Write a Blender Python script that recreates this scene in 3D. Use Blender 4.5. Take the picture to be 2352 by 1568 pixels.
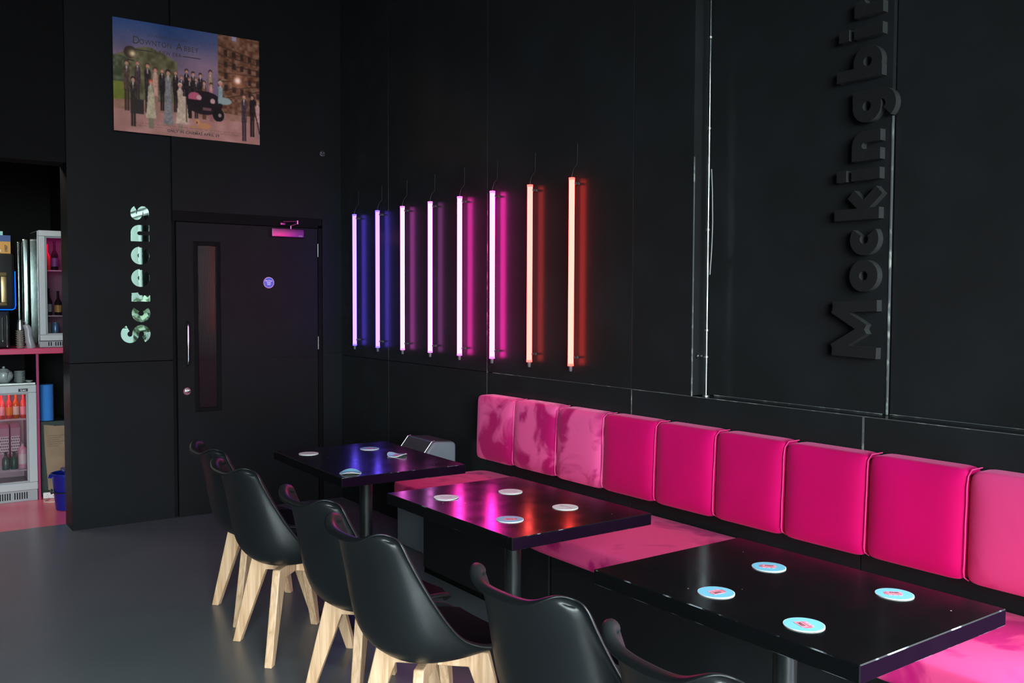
import bpy, bmesh, math, random
import numpy as np
from mathutils import Vector, Matrix
PI = math.pi
random.seed(7)
for o in list(bpy.data.objects): bpy.data.objects.remove(o)
S = bpy.context.scene
C = S.collection

# ------------------------------------------------------------------ camera
cam = bpy.data.cameras.new('camera'); cam.sensor_width = 36; cam.lens = 32.467; cam.clip_start = .02
co = bpy.data.objects.new('camera', cam); C.objects.link(co)
yaw, pit, rol = .61673749, -.04403832, .00382976
fw = Vector((math.sin(yaw)*math.cos(pit), math.cos(yaw)*math.cos(pit), math.sin(pit)))
rt = Vector((math.cos(yaw), -math.sin(yaw), 0)); up = rt.cross(fw)
r2 = rt*math.cos(rol)+up*math.sin(rol); u2 = -rt*math.sin(rol)+up*math.cos(rol)
co.matrix_world = Matrix(((r2.x, u2.x, -fw.x, 0), (r2.y, u2.y, -fw.y, 0), (r2.z, u2.z, -fw.z, 1.55), (0, 0, 0, 1)))
S.camera = co
# ------------------------------------------------------------------ light
w = bpy.data.worlds.new('overcast_sky'); S.world = w; w.use_nodes = True
bg = w.node_tree.nodes['Background']; bg.inputs[0].default_value = (.86, .95, 1.0, 1); bg.inputs[1].default_value = 38
def area(name, loc, rot, sx, sy, power, col, portal=False):
    l = bpy.data.lights.new(name, 'AREA'); l.shape = 'RECTANGLE'; l.size = sx; l.size_y = sy; l.energy = power; l.color = col
    if portal: l.cycles.is_portal = True
    o = bpy.data.objects.new(name, l); C.objects.link(o); o.location = loc; o.rotation_euler = rot; return o
area('back_window_portal', (-.2, -3.0, 1.9), (PI/2, 0, 0), 6.0, 3.7, 1, (1, 1, 1), True)
area('side_window_portal', (3.14, -1.15, 1.4), (0, PI/2, 0), 2.7, 3.6, 1, (1, 1, 1), True)
area('bar_ceiling_light', (.45, 7.45, 2.75), (0, 0, 0), .9, .5, 15, (1, .90, .80))
S.view_settings.view_transform = 'Standard'; S.view_settings.look = 'None'; S.view_settings.gamma = 1
S.view_settings.exposure = 0.0; S.view_settings.use_curve_mapping = False

# ------------------------------------------------------------------ materials
MC = {}
def mat(name, col, rough=.5, metal=0., spec=.5, sheen=0., sheencol=None, coat=0., bump=None, vary=None, emit=None, trans=0., aniso=0.):
    if name in MC: return MC[name]
    m = bpy.data.materials.new(name); m.use_nodes = True; nt = m.node_tree; b = nt.nodes['Principled BSDF']
    b.inputs['Base Color'].default_value = (*col, 1); b.inputs['Roughness'].default_value = rough; b.inputs['Metallic'].default_value = metal
    b.inputs['Specular IOR Level'].default_value = spec; b.inputs['Coat Weight'].default_value = coat
    if sheen:
        b.inputs['Sheen Weight'].default_value = sheen; b.inputs['Sheen Roughness'].default_value = .35
        b.inputs['Sheen Tint'].default_value = (*(sheencol or col), 1)
    if trans: b.inputs['Transmission Weight'].default_value = trans
    if emit:
        b.inputs['Emission Color'].default_value = (*emit[0], 1); b.inputs['Emission Strength'].default_value = emit[1]
    if vary or bump:
        tc = nt.nodes.new('ShaderNodeTexCoord')
    if vary:   # (scale, color2, lo, hi)
        n = nt.nodes.new('ShaderNodeTexNoise'); n.inputs['Scale'].default_value = vary[0]; n.inputs['Detail'].default_value = vary[4] if len(vary) > 4 else 4
        if len(vary) > 5: n.inputs['Distortion'].default_value = vary[5]
        oi = nt.nodes.new('ShaderNodeObjectInfo'); ml = nt.nodes.new('ShaderNodeMath'); ml.operation = 'MULTIPLY'; ml.inputs[1].default_value = 37; nt.links.new(oi.outputs['Random'], ml.inputs[0])
        va = nt.nodes.new('ShaderNodeVectorMath'); va.operation = 'ADD'; nt.links.new(tc.outputs['Object'], va.inputs[0]); nt.links.new(ml.outputs[0], va.inputs[1]); nt.links.new(va.outputs[0], n.inputs['Vector'])
        r = nt.nodes.new('ShaderNodeMapRange'); r.inputs[1].default_value = vary[2]; r.inputs[2].default_value = vary[3]; r.interpolation_type = 'SMOOTHSTEP'
        nt.links.new(n.outputs[0], r.inputs[0])
        x = nt.nodes.new('ShaderNodeMix'); x.data_type = 'RGBA'; x.inputs[6].default_value = (*col, 1); x.inputs[7].default_value = (*vary[1], 1)
        nt.links.new(r.outputs[0], x.inputs[0]); nt.links.new(x.outputs[2], b.inputs['Base Color'])
    if bump:   # (scale, strength)
        n2 = nt.nodes.new('ShaderNodeTexNoise'); n2.inputs['Scale'].default_value = bump[0]; n2.inputs['Detail'].default_value = 3
        nt.links.new(tc.outputs['Object'], n2.inputs['Vector'])
        bp = nt.nodes.new('ShaderNodeBump'); bp.inputs['Strength'].default_value = bump[1]; bp.inputs['Distance'].default_value = .002
        nt.links.new(n2.outputs[0], bp.inputs['Height']); nt.links.new(bp.outputs[0], b.inputs['Normal'])
    MC[name] = m; return m
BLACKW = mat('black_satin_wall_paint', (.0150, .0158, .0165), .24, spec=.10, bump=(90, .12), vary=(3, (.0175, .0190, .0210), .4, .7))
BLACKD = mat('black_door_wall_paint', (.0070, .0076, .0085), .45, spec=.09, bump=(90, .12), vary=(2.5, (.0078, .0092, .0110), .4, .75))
JAMB = mat('dark_jamb_paint', (.003, .003, .0035), .6, spec=.08)
EDGE = mat('pale_panel_edge', (.10, .11, .115), .35, vary=(16, (.45, .47, .45), .52, .72))
CEIL = mat('black_ceiling_paint', (.02, .02, .022), .7)
PANELEDGE = EDGE

def floor_mat():
    m = bpy.data.materials.new('dark_grey_speckled_vinyl'); m.use_nodes = True; nt = m.node_tree; b = nt.nodes['Principled BSDF']
    tc = nt.nodes.new('ShaderNodeTexCoord')
    n = nt.nodes.new('ShaderNodeTexNoise'); n.inputs['Scale'].default_value = 2.2; n.inputs['Detail'].default_value = 5
    nt.links.new(tc.outputs['Object'], n.inputs['Vector'])
    x = nt.nodes.new('ShaderNodeMix'); x.data_type = 'RGBA'; x.inputs[6].default_value = (.095, .107, .120, 1); x.inputs[7].default_value = (.125, .141, .158, 1)
    nt.links.new(n.outputs[0], x.inputs[0])
    v = nt.nodes.new('ShaderNodeTexVoronoi'); v.inputs['Scale'].default_value = 55; nt.links.new(tc.outputs['Object'], v.inputs['Vector'])
    lt = nt.nodes.new('ShaderNodeMath'); lt.operation = 'LESS_THAN'; lt.inputs[1].default_value = .11; nt.links.new(v.outputs['Distance'], lt.inputs[0])
    sp = nt.nodes.new('ShaderNodeSeparateColor'); nt.links.new(v.outputs['Color'], sp.inputs[0])
    g = nt.nodes.new('ShaderNodeMath'); g.operation = 'GREATER_THAN'; g.inputs[1].default_value = .55; nt.links.new(sp.outputs[0], g.inputs[0])
    mu = nt.nodes.new('ShaderNodeMath'); mu.operation = 'MULTIPLY'; nt.links.new(lt.outputs[0], mu.inputs[0]); nt.links.new(g.outputs[0], mu.inputs[1])
    x2 = nt.nodes.new('ShaderNodeMix'); x2.data_type = 'RGBA'; x2.inputs[7].default_value = (.22, .20, .18, 1)
    nt.links.new(mu.outputs[0], x2.inputs[0]); nt.links.new(x.outputs[2], x2.inputs[6]); nt.links.new(x2.outputs[2], b.inputs['Base Color'])
    r = nt.nodes.new('ShaderNodeMapRange'); r.inputs[3].default_value = .24; r.inputs[4].default_value = .36
    nt.links.new(n.outputs[0], r.inputs[0]); nt.links.new(r.outputs[0], b.inputs['Roughness'])
    b.inputs['Specular IOR Level'].default_value = .45
    return m
FLOOR = floor_mat()

def velvet(name, deep, nap, lo, hi, scale, sheen, seed=0, det=3, dist=.6):
    m = mat(name, deep, .75, spec=.15, sheen=sheen, sheencol=(1, .35, .62), vary=(scale, nap, lo, hi, det, dist), bump=(350, .15))
    return m
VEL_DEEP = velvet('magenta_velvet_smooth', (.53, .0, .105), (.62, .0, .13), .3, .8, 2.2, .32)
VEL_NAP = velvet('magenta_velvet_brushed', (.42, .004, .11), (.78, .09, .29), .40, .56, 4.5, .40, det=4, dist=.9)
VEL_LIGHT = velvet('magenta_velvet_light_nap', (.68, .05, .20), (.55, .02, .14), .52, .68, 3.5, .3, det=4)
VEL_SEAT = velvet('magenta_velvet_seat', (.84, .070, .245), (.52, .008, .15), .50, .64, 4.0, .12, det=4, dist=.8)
PIPING = mat('velvet_seam', (.70, .03, .20), .6, sheen=.6, sheencol=(1, .5, .7))

CHAIR = mat('black_moulded_plastic', (.0085, .0102, .0110), .36, spec=.42, bump=(260, .08))
PAD = mat('black_leatherette', (.004, .004, .0045), .7, spec=.06, bump=(400, .1))
def wood_mat():
    m = bpy.data.materials.new('pale_beech_wood'); m.use_nodes = True; nt = m.node_tree; b = nt.nodes['Principled BSDF']
    tc = nt.nodes.new('ShaderNodeTexCoord'); mp = nt.nodes.new('ShaderNodeMapping'); mp.inputs['Scale'].default_value = (38, 38, 2.2)
    nt.links.new(tc.outputs['Object'], mp.inputs[0])
    n = nt.nodes.new('ShaderNodeTexNoise'); n.inputs['Scale'].default_value = 1.6; n.inputs['Detail'].default_value = 6; n.inputs['Distortion'].default_value = .6
    nt.links.new(mp.outputs[0], n.inputs['Vector'])
    x = nt.nodes.new('ShaderNodeMix'); x.data_type = 'RGBA'; x.inputs[6].default_value = (.50, .29, .155, 1); x.inputs[7].default_value = (.74, .49, .31, 1)
    r = nt.nodes.new('ShaderNodeMapRange'); r.inputs[1].default_value = .33; r.inputs[2].default_value = .62
    nt.links.new(n.outputs[0], r.inputs[0]); nt.links.new(r.outputs[0], x.inputs[0]); nt.links.new(x.outputs[2], b.inputs['Base Color'])
    b.inputs['Roughness'].default_value = .38; return m
WOOD = wood_mat()
def table_mat():
    m = bpy.data.materials.new('black_lacquered_tabletop'); m.use_nodes = True; nt = m.node_tree; b = nt.nodes['Principled BSDF']
    tc = nt.nodes.new('ShaderNodeTexCoord'); v = nt.nodes.new('ShaderNodeTexVoronoi'); v.inputs['Scale'].default_value = 14
    nt.links.new(tc.outputs['Object'], v.inputs['Vector'])
    lt = nt.nodes.new('ShaderNodeMath'); lt.operation = 'LESS_THAN'; lt.inputs[1].default_value = .034; nt.links.new(v.outputs['Distance'], lt.inputs[0])
    sp = nt.nodes.new('ShaderNodeSeparateColor'); nt.links.new(v.outputs['Color'], sp.inputs[0])
    g = nt.nodes.new('ShaderNodeMath'); g.operation = 'GREATER_THAN'; g.inputs[1].default_value = .45; nt.links.new(sp.outputs[0], g.inputs[0])
    mu = nt.nodes.new('ShaderNodeMath'); mu.operation = 'MULTIPLY'; nt.links.new(lt.outputs[0], mu.inputs[0]); nt.links.new(g.outputs[0], mu.inputs[1])
    x2 = nt.nodes.new('ShaderNodeMix'); x2.data_type = 'RGBA'; x2.inputs[6].default_value = (.003, .003, .0034, 1); x2.inputs[7].default_value = (.45, .38, .33, 1)
    nt.links.new(mu.outputs[0], x2.inputs[0]); nt.links.new(x2.outputs[2], b.inputs['Base Color'])
    n = nt.nodes.new('ShaderNodeTexNoise'); n.inputs['Scale'].default_value = 9; n.inputs['Detail'].default_value = 5; nt.links.new(tc.outputs['Object'], n.inputs['Vector'])
    r = nt.nodes.new('ShaderNodeMapRange'); r.inputs[1].default_value = .3; r.inputs[2].default_value = .7; r.inputs[3].default_value = .13; r.inputs[4].default_value = .20
    nt.links.new(n.outputs[0], r.inputs[0]); nt.links.new(r.outputs[0], b.inputs['Roughness'])
    b.inputs['Specular IOR Level'].default_value = .42; return m
TABLE = table_mat()
WORN = mat('worn_table_edge', (.005, .005, .006), .5, spec=.1, vary=(13, (.25, .28, .30), .51, .59, 6))
WORN2 = mat('lightly_worn_table_edge', (.005, .005, .006), .5, spec=.1, vary=(17, (.12, .13, .14), .60, .66, 6))
TEDGE = mat('table_side_band', (.0045, .0050, .0055), .6, spec=.05)
TEND = mat('table_end_pink_bounce', (.0060, .0022, .0068), .7, spec=0, vary=(6, (.0072, .0028, .0080), .5, .7))  # purple is pink light reflected off the bench, painted into the end faces
POLE = mat('black_powder_coated_steel', (.010, .012, .013), .30, spec=.55)
CHROME = mat('polished_chrome', (.62, .64, .66), .16, 1)
STEEL = mat('brushed_stainless_steel', (.55, .57, .57), .35, 1)
GREYPL = mat('grey_plastic', (.14, .165, .19), .42, bump=(200, .1))
DGREYPL = mat('dark_grey_plastic', (.05, .052, .056), .4)
ALU = mat('silver_door_frame', (.42, .44, .46), .4, .15)
ALUD = mat('grey_fridge_body', (.30, .31, .33), .45, .1)
BLACK = mat('black_plastic', (.012, .012, .013), .35)
BLACKM = mat('black_matt_interior', (.003, .0028, .0032), .7, spec=.1)
WHITEP = mat('white_plastic', (.70, .68, .68), .4)
CERAMIC = mat('grey_glazed_ceramic', (.34, .38, .38), .25)
PINKC = mat('pink_laminate', (.55, .03, .12), .4)
PINKM = mat('magenta_laminate', (.34, .008, .10), .45)
PINKF = mat('pink_bar_floor', (.80, .11, .19), .28, vary=(2, (.88, .17, .25), .4, .7))
def mirror_mat():
    return mat('green_tinted_mirror', (.50, .66, .58), .015, 1)
MIRROR = mirror_mat()
def glass_mat(name, tint, gl=.12, rough=.02):
    m = bpy.data.materials.new(name); m.use_nodes = True; nt = m.node_tree; nt.nodes.remove(nt.nodes['Principled BSDF'])
    o = nt.nodes['Material Output']; t = nt.nodes.new('ShaderNodeBsdfTransparent'); t.inputs[0].default_value = (*tint, 1)
    g = nt.nodes.new('ShaderNodeBsdfGlossy'); g.inputs['Roughness'].default_value = rough
    f = nt.nodes.new('ShaderNodeFresnel'); f.inputs[0].default_value = 1.45
    mx = nt.nodes.new('ShaderNodeMixShader'); nt.links.new(f.outputs[0], mx.inputs[0]); nt.links.new(t.outputs[0], mx.inputs[1]); nt.links.new(g.outputs[0], mx.inputs[2])
    nt.links.new(mx.outputs[0], o.inputs[0]); return m
GLASS = glass_mat('clear_pane_glass', (.92, .95, .94))
GLASSP = glass_mat('fridge_pane_glass', (.88, .86, .88))
def emis(name, col, st):
    if name in MC: return MC[name]
    m = bpy.data.materials.new(name); m.use_nodes = True; nt = m.node_tree; nt.nodes.remove(nt.nodes['Principled BSDF'])
    e = nt.nodes.new('ShaderNodeEmission'); e.inputs[0].default_value = (*col, 1); e.inputs[1].default_value = st
    nt.links.new(e.outputs[0], nt.nodes['Material Output'].inputs[0]); MC[name] = m; return m

# ------------------------------------------------------------------ mesh helpers
def BM(): return bmesh.new()
def box(bm, x0, x1, y0, y1, z0, z1):
    v = [bm.verts.new((x, y, z)) for x in (x0, x1) for y in (y0, y1) for z in (z0, z1)]
    for f in ((0, 1, 3, 2), (4, 6, 7, 5), (0, 4, 5, 1), (2, 3, 7, 6), (0, 2, 6, 4), (1, 5, 7, 3)): bm.faces.new([v[i] for i in f])
def rbox(bm, x0, x1, y0, y1, z0, z1, r=.01, seg=3):
    b2 = BM(); box(b2, x0, x1, y0, y1, z0, z1)
    bmesh.ops.recalc_face_normals(b2, faces=b2.faces)
    bmesh.ops.bevel(b2, geom=b2.edges[:], offset=r, segments=seg, profile=.5, affect='EDGES')
    me = bpy.data.meshes.new('t'); b2.to_mesh(me); b2.free(); bm.from_mesh(me); bpy.data.meshes.remove(me)
def frame(a, b):
    d = (Vector(b)-Vector(a)).normalized(); h = Vector((0, 0, 1)) if abs(d.z) < .9 else Vector((1, 0, 0))
    s = d.cross(h).normalized(); return d, s, s.cross(d)
def tube(bm, pts, rad, n=12, cap=True):
    pts = [Vector(p) for p in pts]; rads = rad if isinstance(rad, (list, tuple)) else [rad]*len(pts)
    rings = []; ps = None
    for i, p in enumerate(pts):
        a = pts[max(0, i-1)]; b = pts[min(len(pts)-1, i+1)]; d = (b-a).normalized()
        if ps is None: _, s, _ = frame(a, b)
        else: s = (ps-d*ps.dot(d)).normalized()
        ps = s; t = d.cross(s)
        rings.append([bm.verts.new(p+(s*math.cos(2*PI*k/n)+t*math.sin(2*PI*k/n))*rads[i]) for k in range(n)])
    for a, b in zip(rings, rings[1:]):
        for k in range(n): bm.faces.new((a[k], a[(k+1) % n], b[(k+1) % n], b[k]))
    if cap: bm.faces.new(rings[0][::-1]); bm.faces.new(rings[-1])
def lathe(bm, prof, n=24, c=(0, 0, 0), axis='z', a0=0):
    rings = []
    for r, z in prof:
        ring = []
        for k in range(n):
            a = a0+2*PI*k/n; x, y = max(r, 1e-5)*math.cos(a), max(r, 1e-5)*math.sin(a)
            p = {'z': (x, y, z), 'x': (z, x, y), 'y': (x, z, y)}[axis]
            ring.append(bm.verts.new((p[0]+c[0], p[1]+c[1], p[2]+c[2])))
        rings.append(ring)
    for a, b in zip(rings, rings[1:]):
        for k in range(n): bm.faces.new((a[k], a[(k+1) % n], b[(k+1) % n], b[k]))
    bm.faces.new(rings[0][::-1]); bm.faces.new(rings[-1])
def prism(bm, poly, z0, z1, M=None):
    M = M or Matrix.Identity(4)
    a = [bm.verts.new(M @ Vector((x, y, z0))) for x, y in poly]; b = [bm.verts.new(M @ Vector((x, y, z1))) for x, y in poly]
    n = len(poly)
    bm.faces.new(a[::-1]); bm.faces.new(b)
    for i in range(n): bm.faces.new((a[i], a[(i+1) % n], b[(i+1) % n], b[i]))
def obj(name, bm, m, parent=None, smooth=False, loc=None, rot=None, bevel=0, sub=0, ang=.6, fix=True):
    if fix: bmesh.ops.recalc_face_normals(bm, faces=bm.faces)
    me = bpy.data.meshes.new(name); bm.to_mesh(me); bm.free()
    for mm in (m if isinstance(m, (list, tuple)) else [m]): me.materials.append(mm)
    if smooth:
        me.polygons.foreach_set('use_smooth', [True]*len(me.polygons))
        if ang: me.set_sharp_from_angle(angle=ang)
    o = bpy.data.objects.new(name, me); C.objects.link(o)
    if parent: o.parent = parent
    if loc: o.location = loc
    if rot: o.rotation_euler = rot
    if bevel:
        b = o.modifiers.new('bevel', 'BEVEL'); b.width = bevel; b.segments = 2; b.limit_method = 'ANGLE'
    if sub:
        s = o.modifiers.new('sub', 'SUBSURF'); s.levels = sub; s.render_levels = sub
    return o
def tag(o, label, cat, group=None, kind=None):
    o['label'] = label; o['category'] = cat
    if group: o['group'] = group
    if kind: o['kind'] = kind
    return o
def thing(name, label, cat, loc=(0, 0, 0), rz=0, group=None):
    o = bpy.data.objects.new(name, None); C.objects.link(o); o.location = loc; o.rotation_euler = (0, 0, rz); o.empty_display_size = .05
    return tag(o, label, cat, group)
def struct(name, bm, m, parent=None, **k):
    o = obj(name, bm, m, parent, **k)
    if parent is None: o['kind'] = 'structure'
    return o
def sempty(name, loc=(0, 0, 0)):
    o = bpy.data.objects.new(name, None); C.objects.link(o); o.location = loc; o['kind'] = 'structure'; return o
def dup(root, loc, rz, label, group=None):
    r = root.copy(); C.objects.link(r); r.location = loc; r.rotation_euler = (0, 0, rz); r['label'] = label
    if group: r['group'] = group
    for ch in list(root.children):
        c = ch.copy(); C.objects.link(c); c.parent = r
        for g in ch.children:
            d = g.copy(); C.objects.link(d); d.parent = c
    return r
FONTC = {}
def text_mesh(s, size, off=0, align='CENTER', ext=0, spacing=1.0):
    cu = bpy.data.curves.new('txt', 'FONT'); cu.body = s; cu.size = size; cu.align_x = align; cu.align_y = 'CENTER'; cu.offset = off; cu.extrude = ext
    cu.space_character = spacing; cu.resolution_u = 3
    o = bpy.data.objects.new('txt', cu); C.objects.link(o)
    me = bpy.data.meshes.new_from_object(o.evaluated_get(bpy.context.evaluated_depsgraph_get()))
    bpy.data.objects.remove(o); return me
def text(name, s, size, m, parent, loc, rot=(0, 0, 0), off=0, spacing=1.0, sx=1):
    me = text_mesh(s, size, off, spacing=spacing); me.name = name; me.materials.clear(); me.materials.append(m)
    o = bpy.data.objects.new(name, me); C.objects.link(o); o.parent = parent; o.location = loc; o.rotation_euler = rot; o.scale = (sx, 1, 1); return o

# ------------------------------------------------------------------ room shell
W = 3.085; Y = 6.66; HC = 4.3; SEAM = 1.121
bm = BM(); box(bm, -3.6, 3.6, -3.2, 6.93, -.08, 0); struct('floor', bm, FLOOR)
bm = BM(); box(bm, -3.6, 3.6, 6.93, 9.2, -.08, 0); struct('floor_bar', bm, PINKF)
bm = BM(); box(bm, -3.6, 3.7, -3.2, 9.2, HC, HC+.1); struct('ceiling', bm, CEIL)
bm = BM(); box(bm, -3.7, -3.6, -3.2, 9.2, 0, HC); struct('wall_left', bm, BLACKW)
bm = BM(); box(bm, -3.6, 3.7, 9.1, 9.2, 0, HC); struct('wall_bar_back', bm, BLACKM)
bm = BM(); box(bm, 1.42, 1.46, 6.9, 9.1, 0, HC); struct('wall_bar_side', bm, BLACKM)
bm = BM(); box(bm, -3.6, 1.144, 6.72, 6.93, 2.45, HC); struct('wall_bar_header', bm, BLACKM)
bm = BM(); box(bm, -3.6, -1.6, 6.72, 6.93, 0, 2.45); struct('wall_bar_pier', bm, BLACKW)
# back wall with glazing
bm = BM(); box(bm, -3.6, 3.6, -3.2, -3.05, 0, .08); box(bm, -3.6, 3.6, -3.2, -3.05, 3.75, HC); box(bm, -3.6, -3.2, -3.2, -3.05, .08, 3.75); box(bm, 2.8, 3.6, -3.2, -3.05, .08, 3.75)
struct('wall_back', bm, BLACKW)
wn = sempty('window_1', (0, -3.12, 0))
bm = BM()
for x in (-3.2, -1.7, -.2, 1.3, 2.74): box(bm, x, x+.06, -.04, .04, .08, 3.75)
box(bm, -3.2, 2.8, -.04, .04, .08, .14); box(bm, -3.2, 2.8, -.04, .04, 2.69, 2.75); box(bm, -3.2, 2.8, -.04, .04, 3.69, 3.75); obj('window_frame', bm, BLACK, wn)
bm = BM(); box(bm, -3.2, 2.8, -.004, .004, .14, 2.69); box(bm, -3.2, 2.8, -.004, .004, 2.75, 3.69); obj('pane', bm, GLASS, wn)
# right wall core, near glazing
PX = W+.115
bm = BM(); box(bm, PX+.02, PX+.2, .72, Y+.3, 0, HC); box(bm, W+.02, PX+.2, -3.2, .72, 2.75, HC); box(bm, W+.02, PX+.2, -3.2, .72, 0, .06); box(bm, W+.02, PX+.2, -3.2, -3.0, 0, HC)
struct('wall_right', bm, BLACKW)
wn = sempty('window_2', (W+.1, 0, 0))
bm = BM()
for y in (-3.0, -1.95, .66): box(bm, -.03, .03, y, y+.06, .06, 2.75)
box(bm, -.03, .03, -3, .72, .06, .12); box(bm, -.03, .03, -3, .72, 2.69, 2.75); obj('window_frame', bm, BLACK, wn)
bm = BM(); box(bm, -.004, .004, -2.94, -1.95, .12, 2.69); obj('pane', bm, GLASS, wn)
# the panelling of the right wall
pn = sempty('wall_right_panelling')
G = .0022
js = [Y, 5.87, 4.61, 3.337, 2.06, .79]
for a, b in zip(js, js[1:]):
    bm = BM(); box(bm, W, PX+.02, b+G, a-G, 0, SEAM-.0015); obj('panel', bm, BLACKW, pn, bevel=.0012)
bm = BM(); box(bm, W, PX+.02, .72, .79-G, 0, SEAM-.0015); obj('panel', bm, BLACKW, pn, bevel=.0012)
up_ = [Y, 5.87, 4.61, 3.337, 2.94]
for a, b in zip(up_, up_[1:]):
    bm = BM(); box(bm, W, PX+.02, b+G, a-G, SEAM+.0015, HC); obj('panel', bm, BLACKW, pn, bevel=.0012)
bm = BM(); box(bm, PX-.008, PX+.02, 2.035, 2.938, SEAM, HC); obj('panel', bm, BLACKW, pn, bevel=.0012)
bm = BM(); box(bm, PX+.008, PX+.02, .72, 2.03, SEAM, HC); obj('panel', bm, BLACKW, pn, bevel=.0012)
# pale mottled strips along the panel edges and joints
def strip(x0, x1, y0, y1, z0, z1):
    bm = BM(); box(bm, x0, x1, y0, y1, z0, z1); obj('pale_edge', bm, EDGE, pn)
strip(W-.0012, W+.001, .74, 3.32, SEAM-.003, SEAM-.0006)
strip(W-.0012, W+.001, 2.955, 4.55, SEAM-.0012, SEAM+.0006)
strip(W-.0006, W+.012, 3.334, 3.3405, .98, SEAM-.004)
strip(W-.0006, W+.012, 2.055, 2.064, .60, SEAM-.004)
strip(W-.0004, W+.010, 4.609, 4.6115, .98, 2.19)
strip(PX-.010, PX-.002, 2.030, 2.035, SEAM, 2.25)
strip(PX-.010, PX-.0085, 2.05, 2.9, SEAM, SEAM+.0025)
strip(PX+.0065, PX+.008, .75, 2.03, SEAM, SEAM+.0025)
strip(W-.0012, W+.004, 2.938, 2.942, SEAM, 2.2)
# door wall
dw = sempty('wall_door_side')
DX = .012
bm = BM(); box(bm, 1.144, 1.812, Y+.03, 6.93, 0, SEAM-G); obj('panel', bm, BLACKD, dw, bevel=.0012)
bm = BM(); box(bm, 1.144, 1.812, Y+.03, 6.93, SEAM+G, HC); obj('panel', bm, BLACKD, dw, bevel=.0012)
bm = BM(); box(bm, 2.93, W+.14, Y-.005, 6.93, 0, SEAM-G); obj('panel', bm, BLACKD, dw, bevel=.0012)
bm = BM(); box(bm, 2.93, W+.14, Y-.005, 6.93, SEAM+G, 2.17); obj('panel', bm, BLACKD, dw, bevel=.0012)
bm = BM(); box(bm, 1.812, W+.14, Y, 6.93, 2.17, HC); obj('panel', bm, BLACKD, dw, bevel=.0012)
bm = BM(); box(bm, 1.812, 2.93, 6.76, 6.93, 0, 2.17); obj('door_recess', bm, JAMB, dw)
bm = BM(); box(bm, 1.812, 1.834, Y+.035, 6.76, 0, 2.12); box(bm, 2.9, 2.93, Y+.01, 6.76, 0, 2.12); box(bm, 1.812, 2.93, Y+.01, 6.76, 2.10, 2.17)
struct('trim_1', bm, JAMB)
# door leaf
dr = sempty('door_1', (0, Y, 0))
bm = BM()
wx0, wx1, wz0, wz1 = 1.985, 2.118, .775, 1.935
for a in ((1.838, wx0, .006, 2.095), (wx1, 2.895, .006, 2.095), (wx0, wx1, .006, wz0), (wx0, wx1, wz1, 2.095)): box(bm, a[0], a[1], .012, .056, a[2], a[3])
bmesh.ops.remove_doubles(bm, verts=bm.verts, dist=1e-5)
obj('door_leaf', bm, BLACKD, dr)
bm = BM(); box(bm, 1.840, 2.893, .0108, .0119, SEAM-.002, SEAM+.001); obj('panel_joint', bm, JAMB, dr)
bm = BM(); t = .028
for a in ((wx0-t, wx0, wz0-t, wz1+t), (wx1, wx1+t, wz0-t, wz1+t), (wx0, wx1, wz0-t, wz0), (wx0, wx1, wz1, wz1+t)): box(bm, a[0], a[1], .004, .0118, a[2], a[3])
gf = obj('glazing_bead', bm, JAMB, dr, bevel=.003)
VG = mat('dark_wired_glass', (.012, .008, .010), .12, spec=.22)
bm = BM(); box(bm, wx0, wx1, .026, .032, wz0, wz1); obj('pane', bm, VG, dr)
bm = BM()
for k in range(1, 11): x = wx0+(wx1-wx0)*k/11; box(bm, x-.0005, x+.0005, .0245, .0255, wz0, wz1)
for k in range(1, 96): z = wz0+(wz1-wz0)*k/96; box(bm, wx0, wx1, .0245, .0255, z-.0005, z+.0005)
o = obj('wire_mesh', bm, mat('wire_in_glass', (.016, .012, .014), .6, spec=.1), dr); o['kind'] = 'stuff'
bm = BM(); tube(bm, [(1.892, .012, 1.088), (1.892, -.04, 1.088), (1.892, -.058, 1.10), (1.892, -.062, 1.12), (1.892, -.062, 1.355), (1.892, -.058, 1.375), (1.892, -.04, 1.388), (1.892, .012, 1.388)], .0095, 12)
obj('door_handle', bm, CHROME, dr, smooth=True)
bm = BM(); lathe(bm, [(.029, .012), (.029, .006), (.026, .002), (.010, .002), (.010, -.012), (.008, -.014)], 28, (1.898, 0, .9), 'y'); tn = obj('lock_escutcheon', bm, CHROME, dr, smooth=True)
bm = BM(); rbox(bm, 1.894, 1.914, -.026, -.012, .893, .915, .004); obj('thumb_turn', bm, CHROME, tn, smooth=True)
for z in (1.93, 1.22, .3):
    bm = BM(); tube(bm, [(2.897, .008, z-.05), (2.897, .008, z+.05)], .006, 8); obj('hinge', bm, POLE, dr)
# door closer
dc = thing('door_closer', 'satin metal door closer box with painted-in pink glow above the black door', 'door closer', (2.64, Y+.012, 2.05))
SATIN = mat('satin_closer_pink_reflection', (.34, .07, .22), .36, .9)  # plain satin metal; the tubes' pink reflection is put into its base colour
bm = BM(); rbox(bm, -.125, .125, -.055, 0, -.031, .031, .004); obj('closer_body', bm, SATIN, dc, smooth=True)
bm = BM(); tube(bm, [(.03, -.03, .031), (.03, -.03, .055)], .007, 10); tube(bm, [(.03, -.03, .055), (.075, -.05, .075)], .006, 8); tube(bm, [(.075, -.05, .068), (.075, -.05, .095)], .008, 10); tube(bm, [(.075, -.05, .088), (-.03, -.03, .085)], .005, 8)
obj('closer_arm', bm, SATIN, dc, smooth=True)
bm = BM(); rbox(bm, -.052, -.012, -.035, -.012, .058, .078, .004); obj('arm_bracket', bm, SATIN, dc, smooth=True)
bm = BM(); box(bm, .08, .112, -.0556, -.055, -.025, -.017); obj('maker_plate', bm, mat('etched_mark', (.3, .28, .3), .5, .5), dc)
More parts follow.
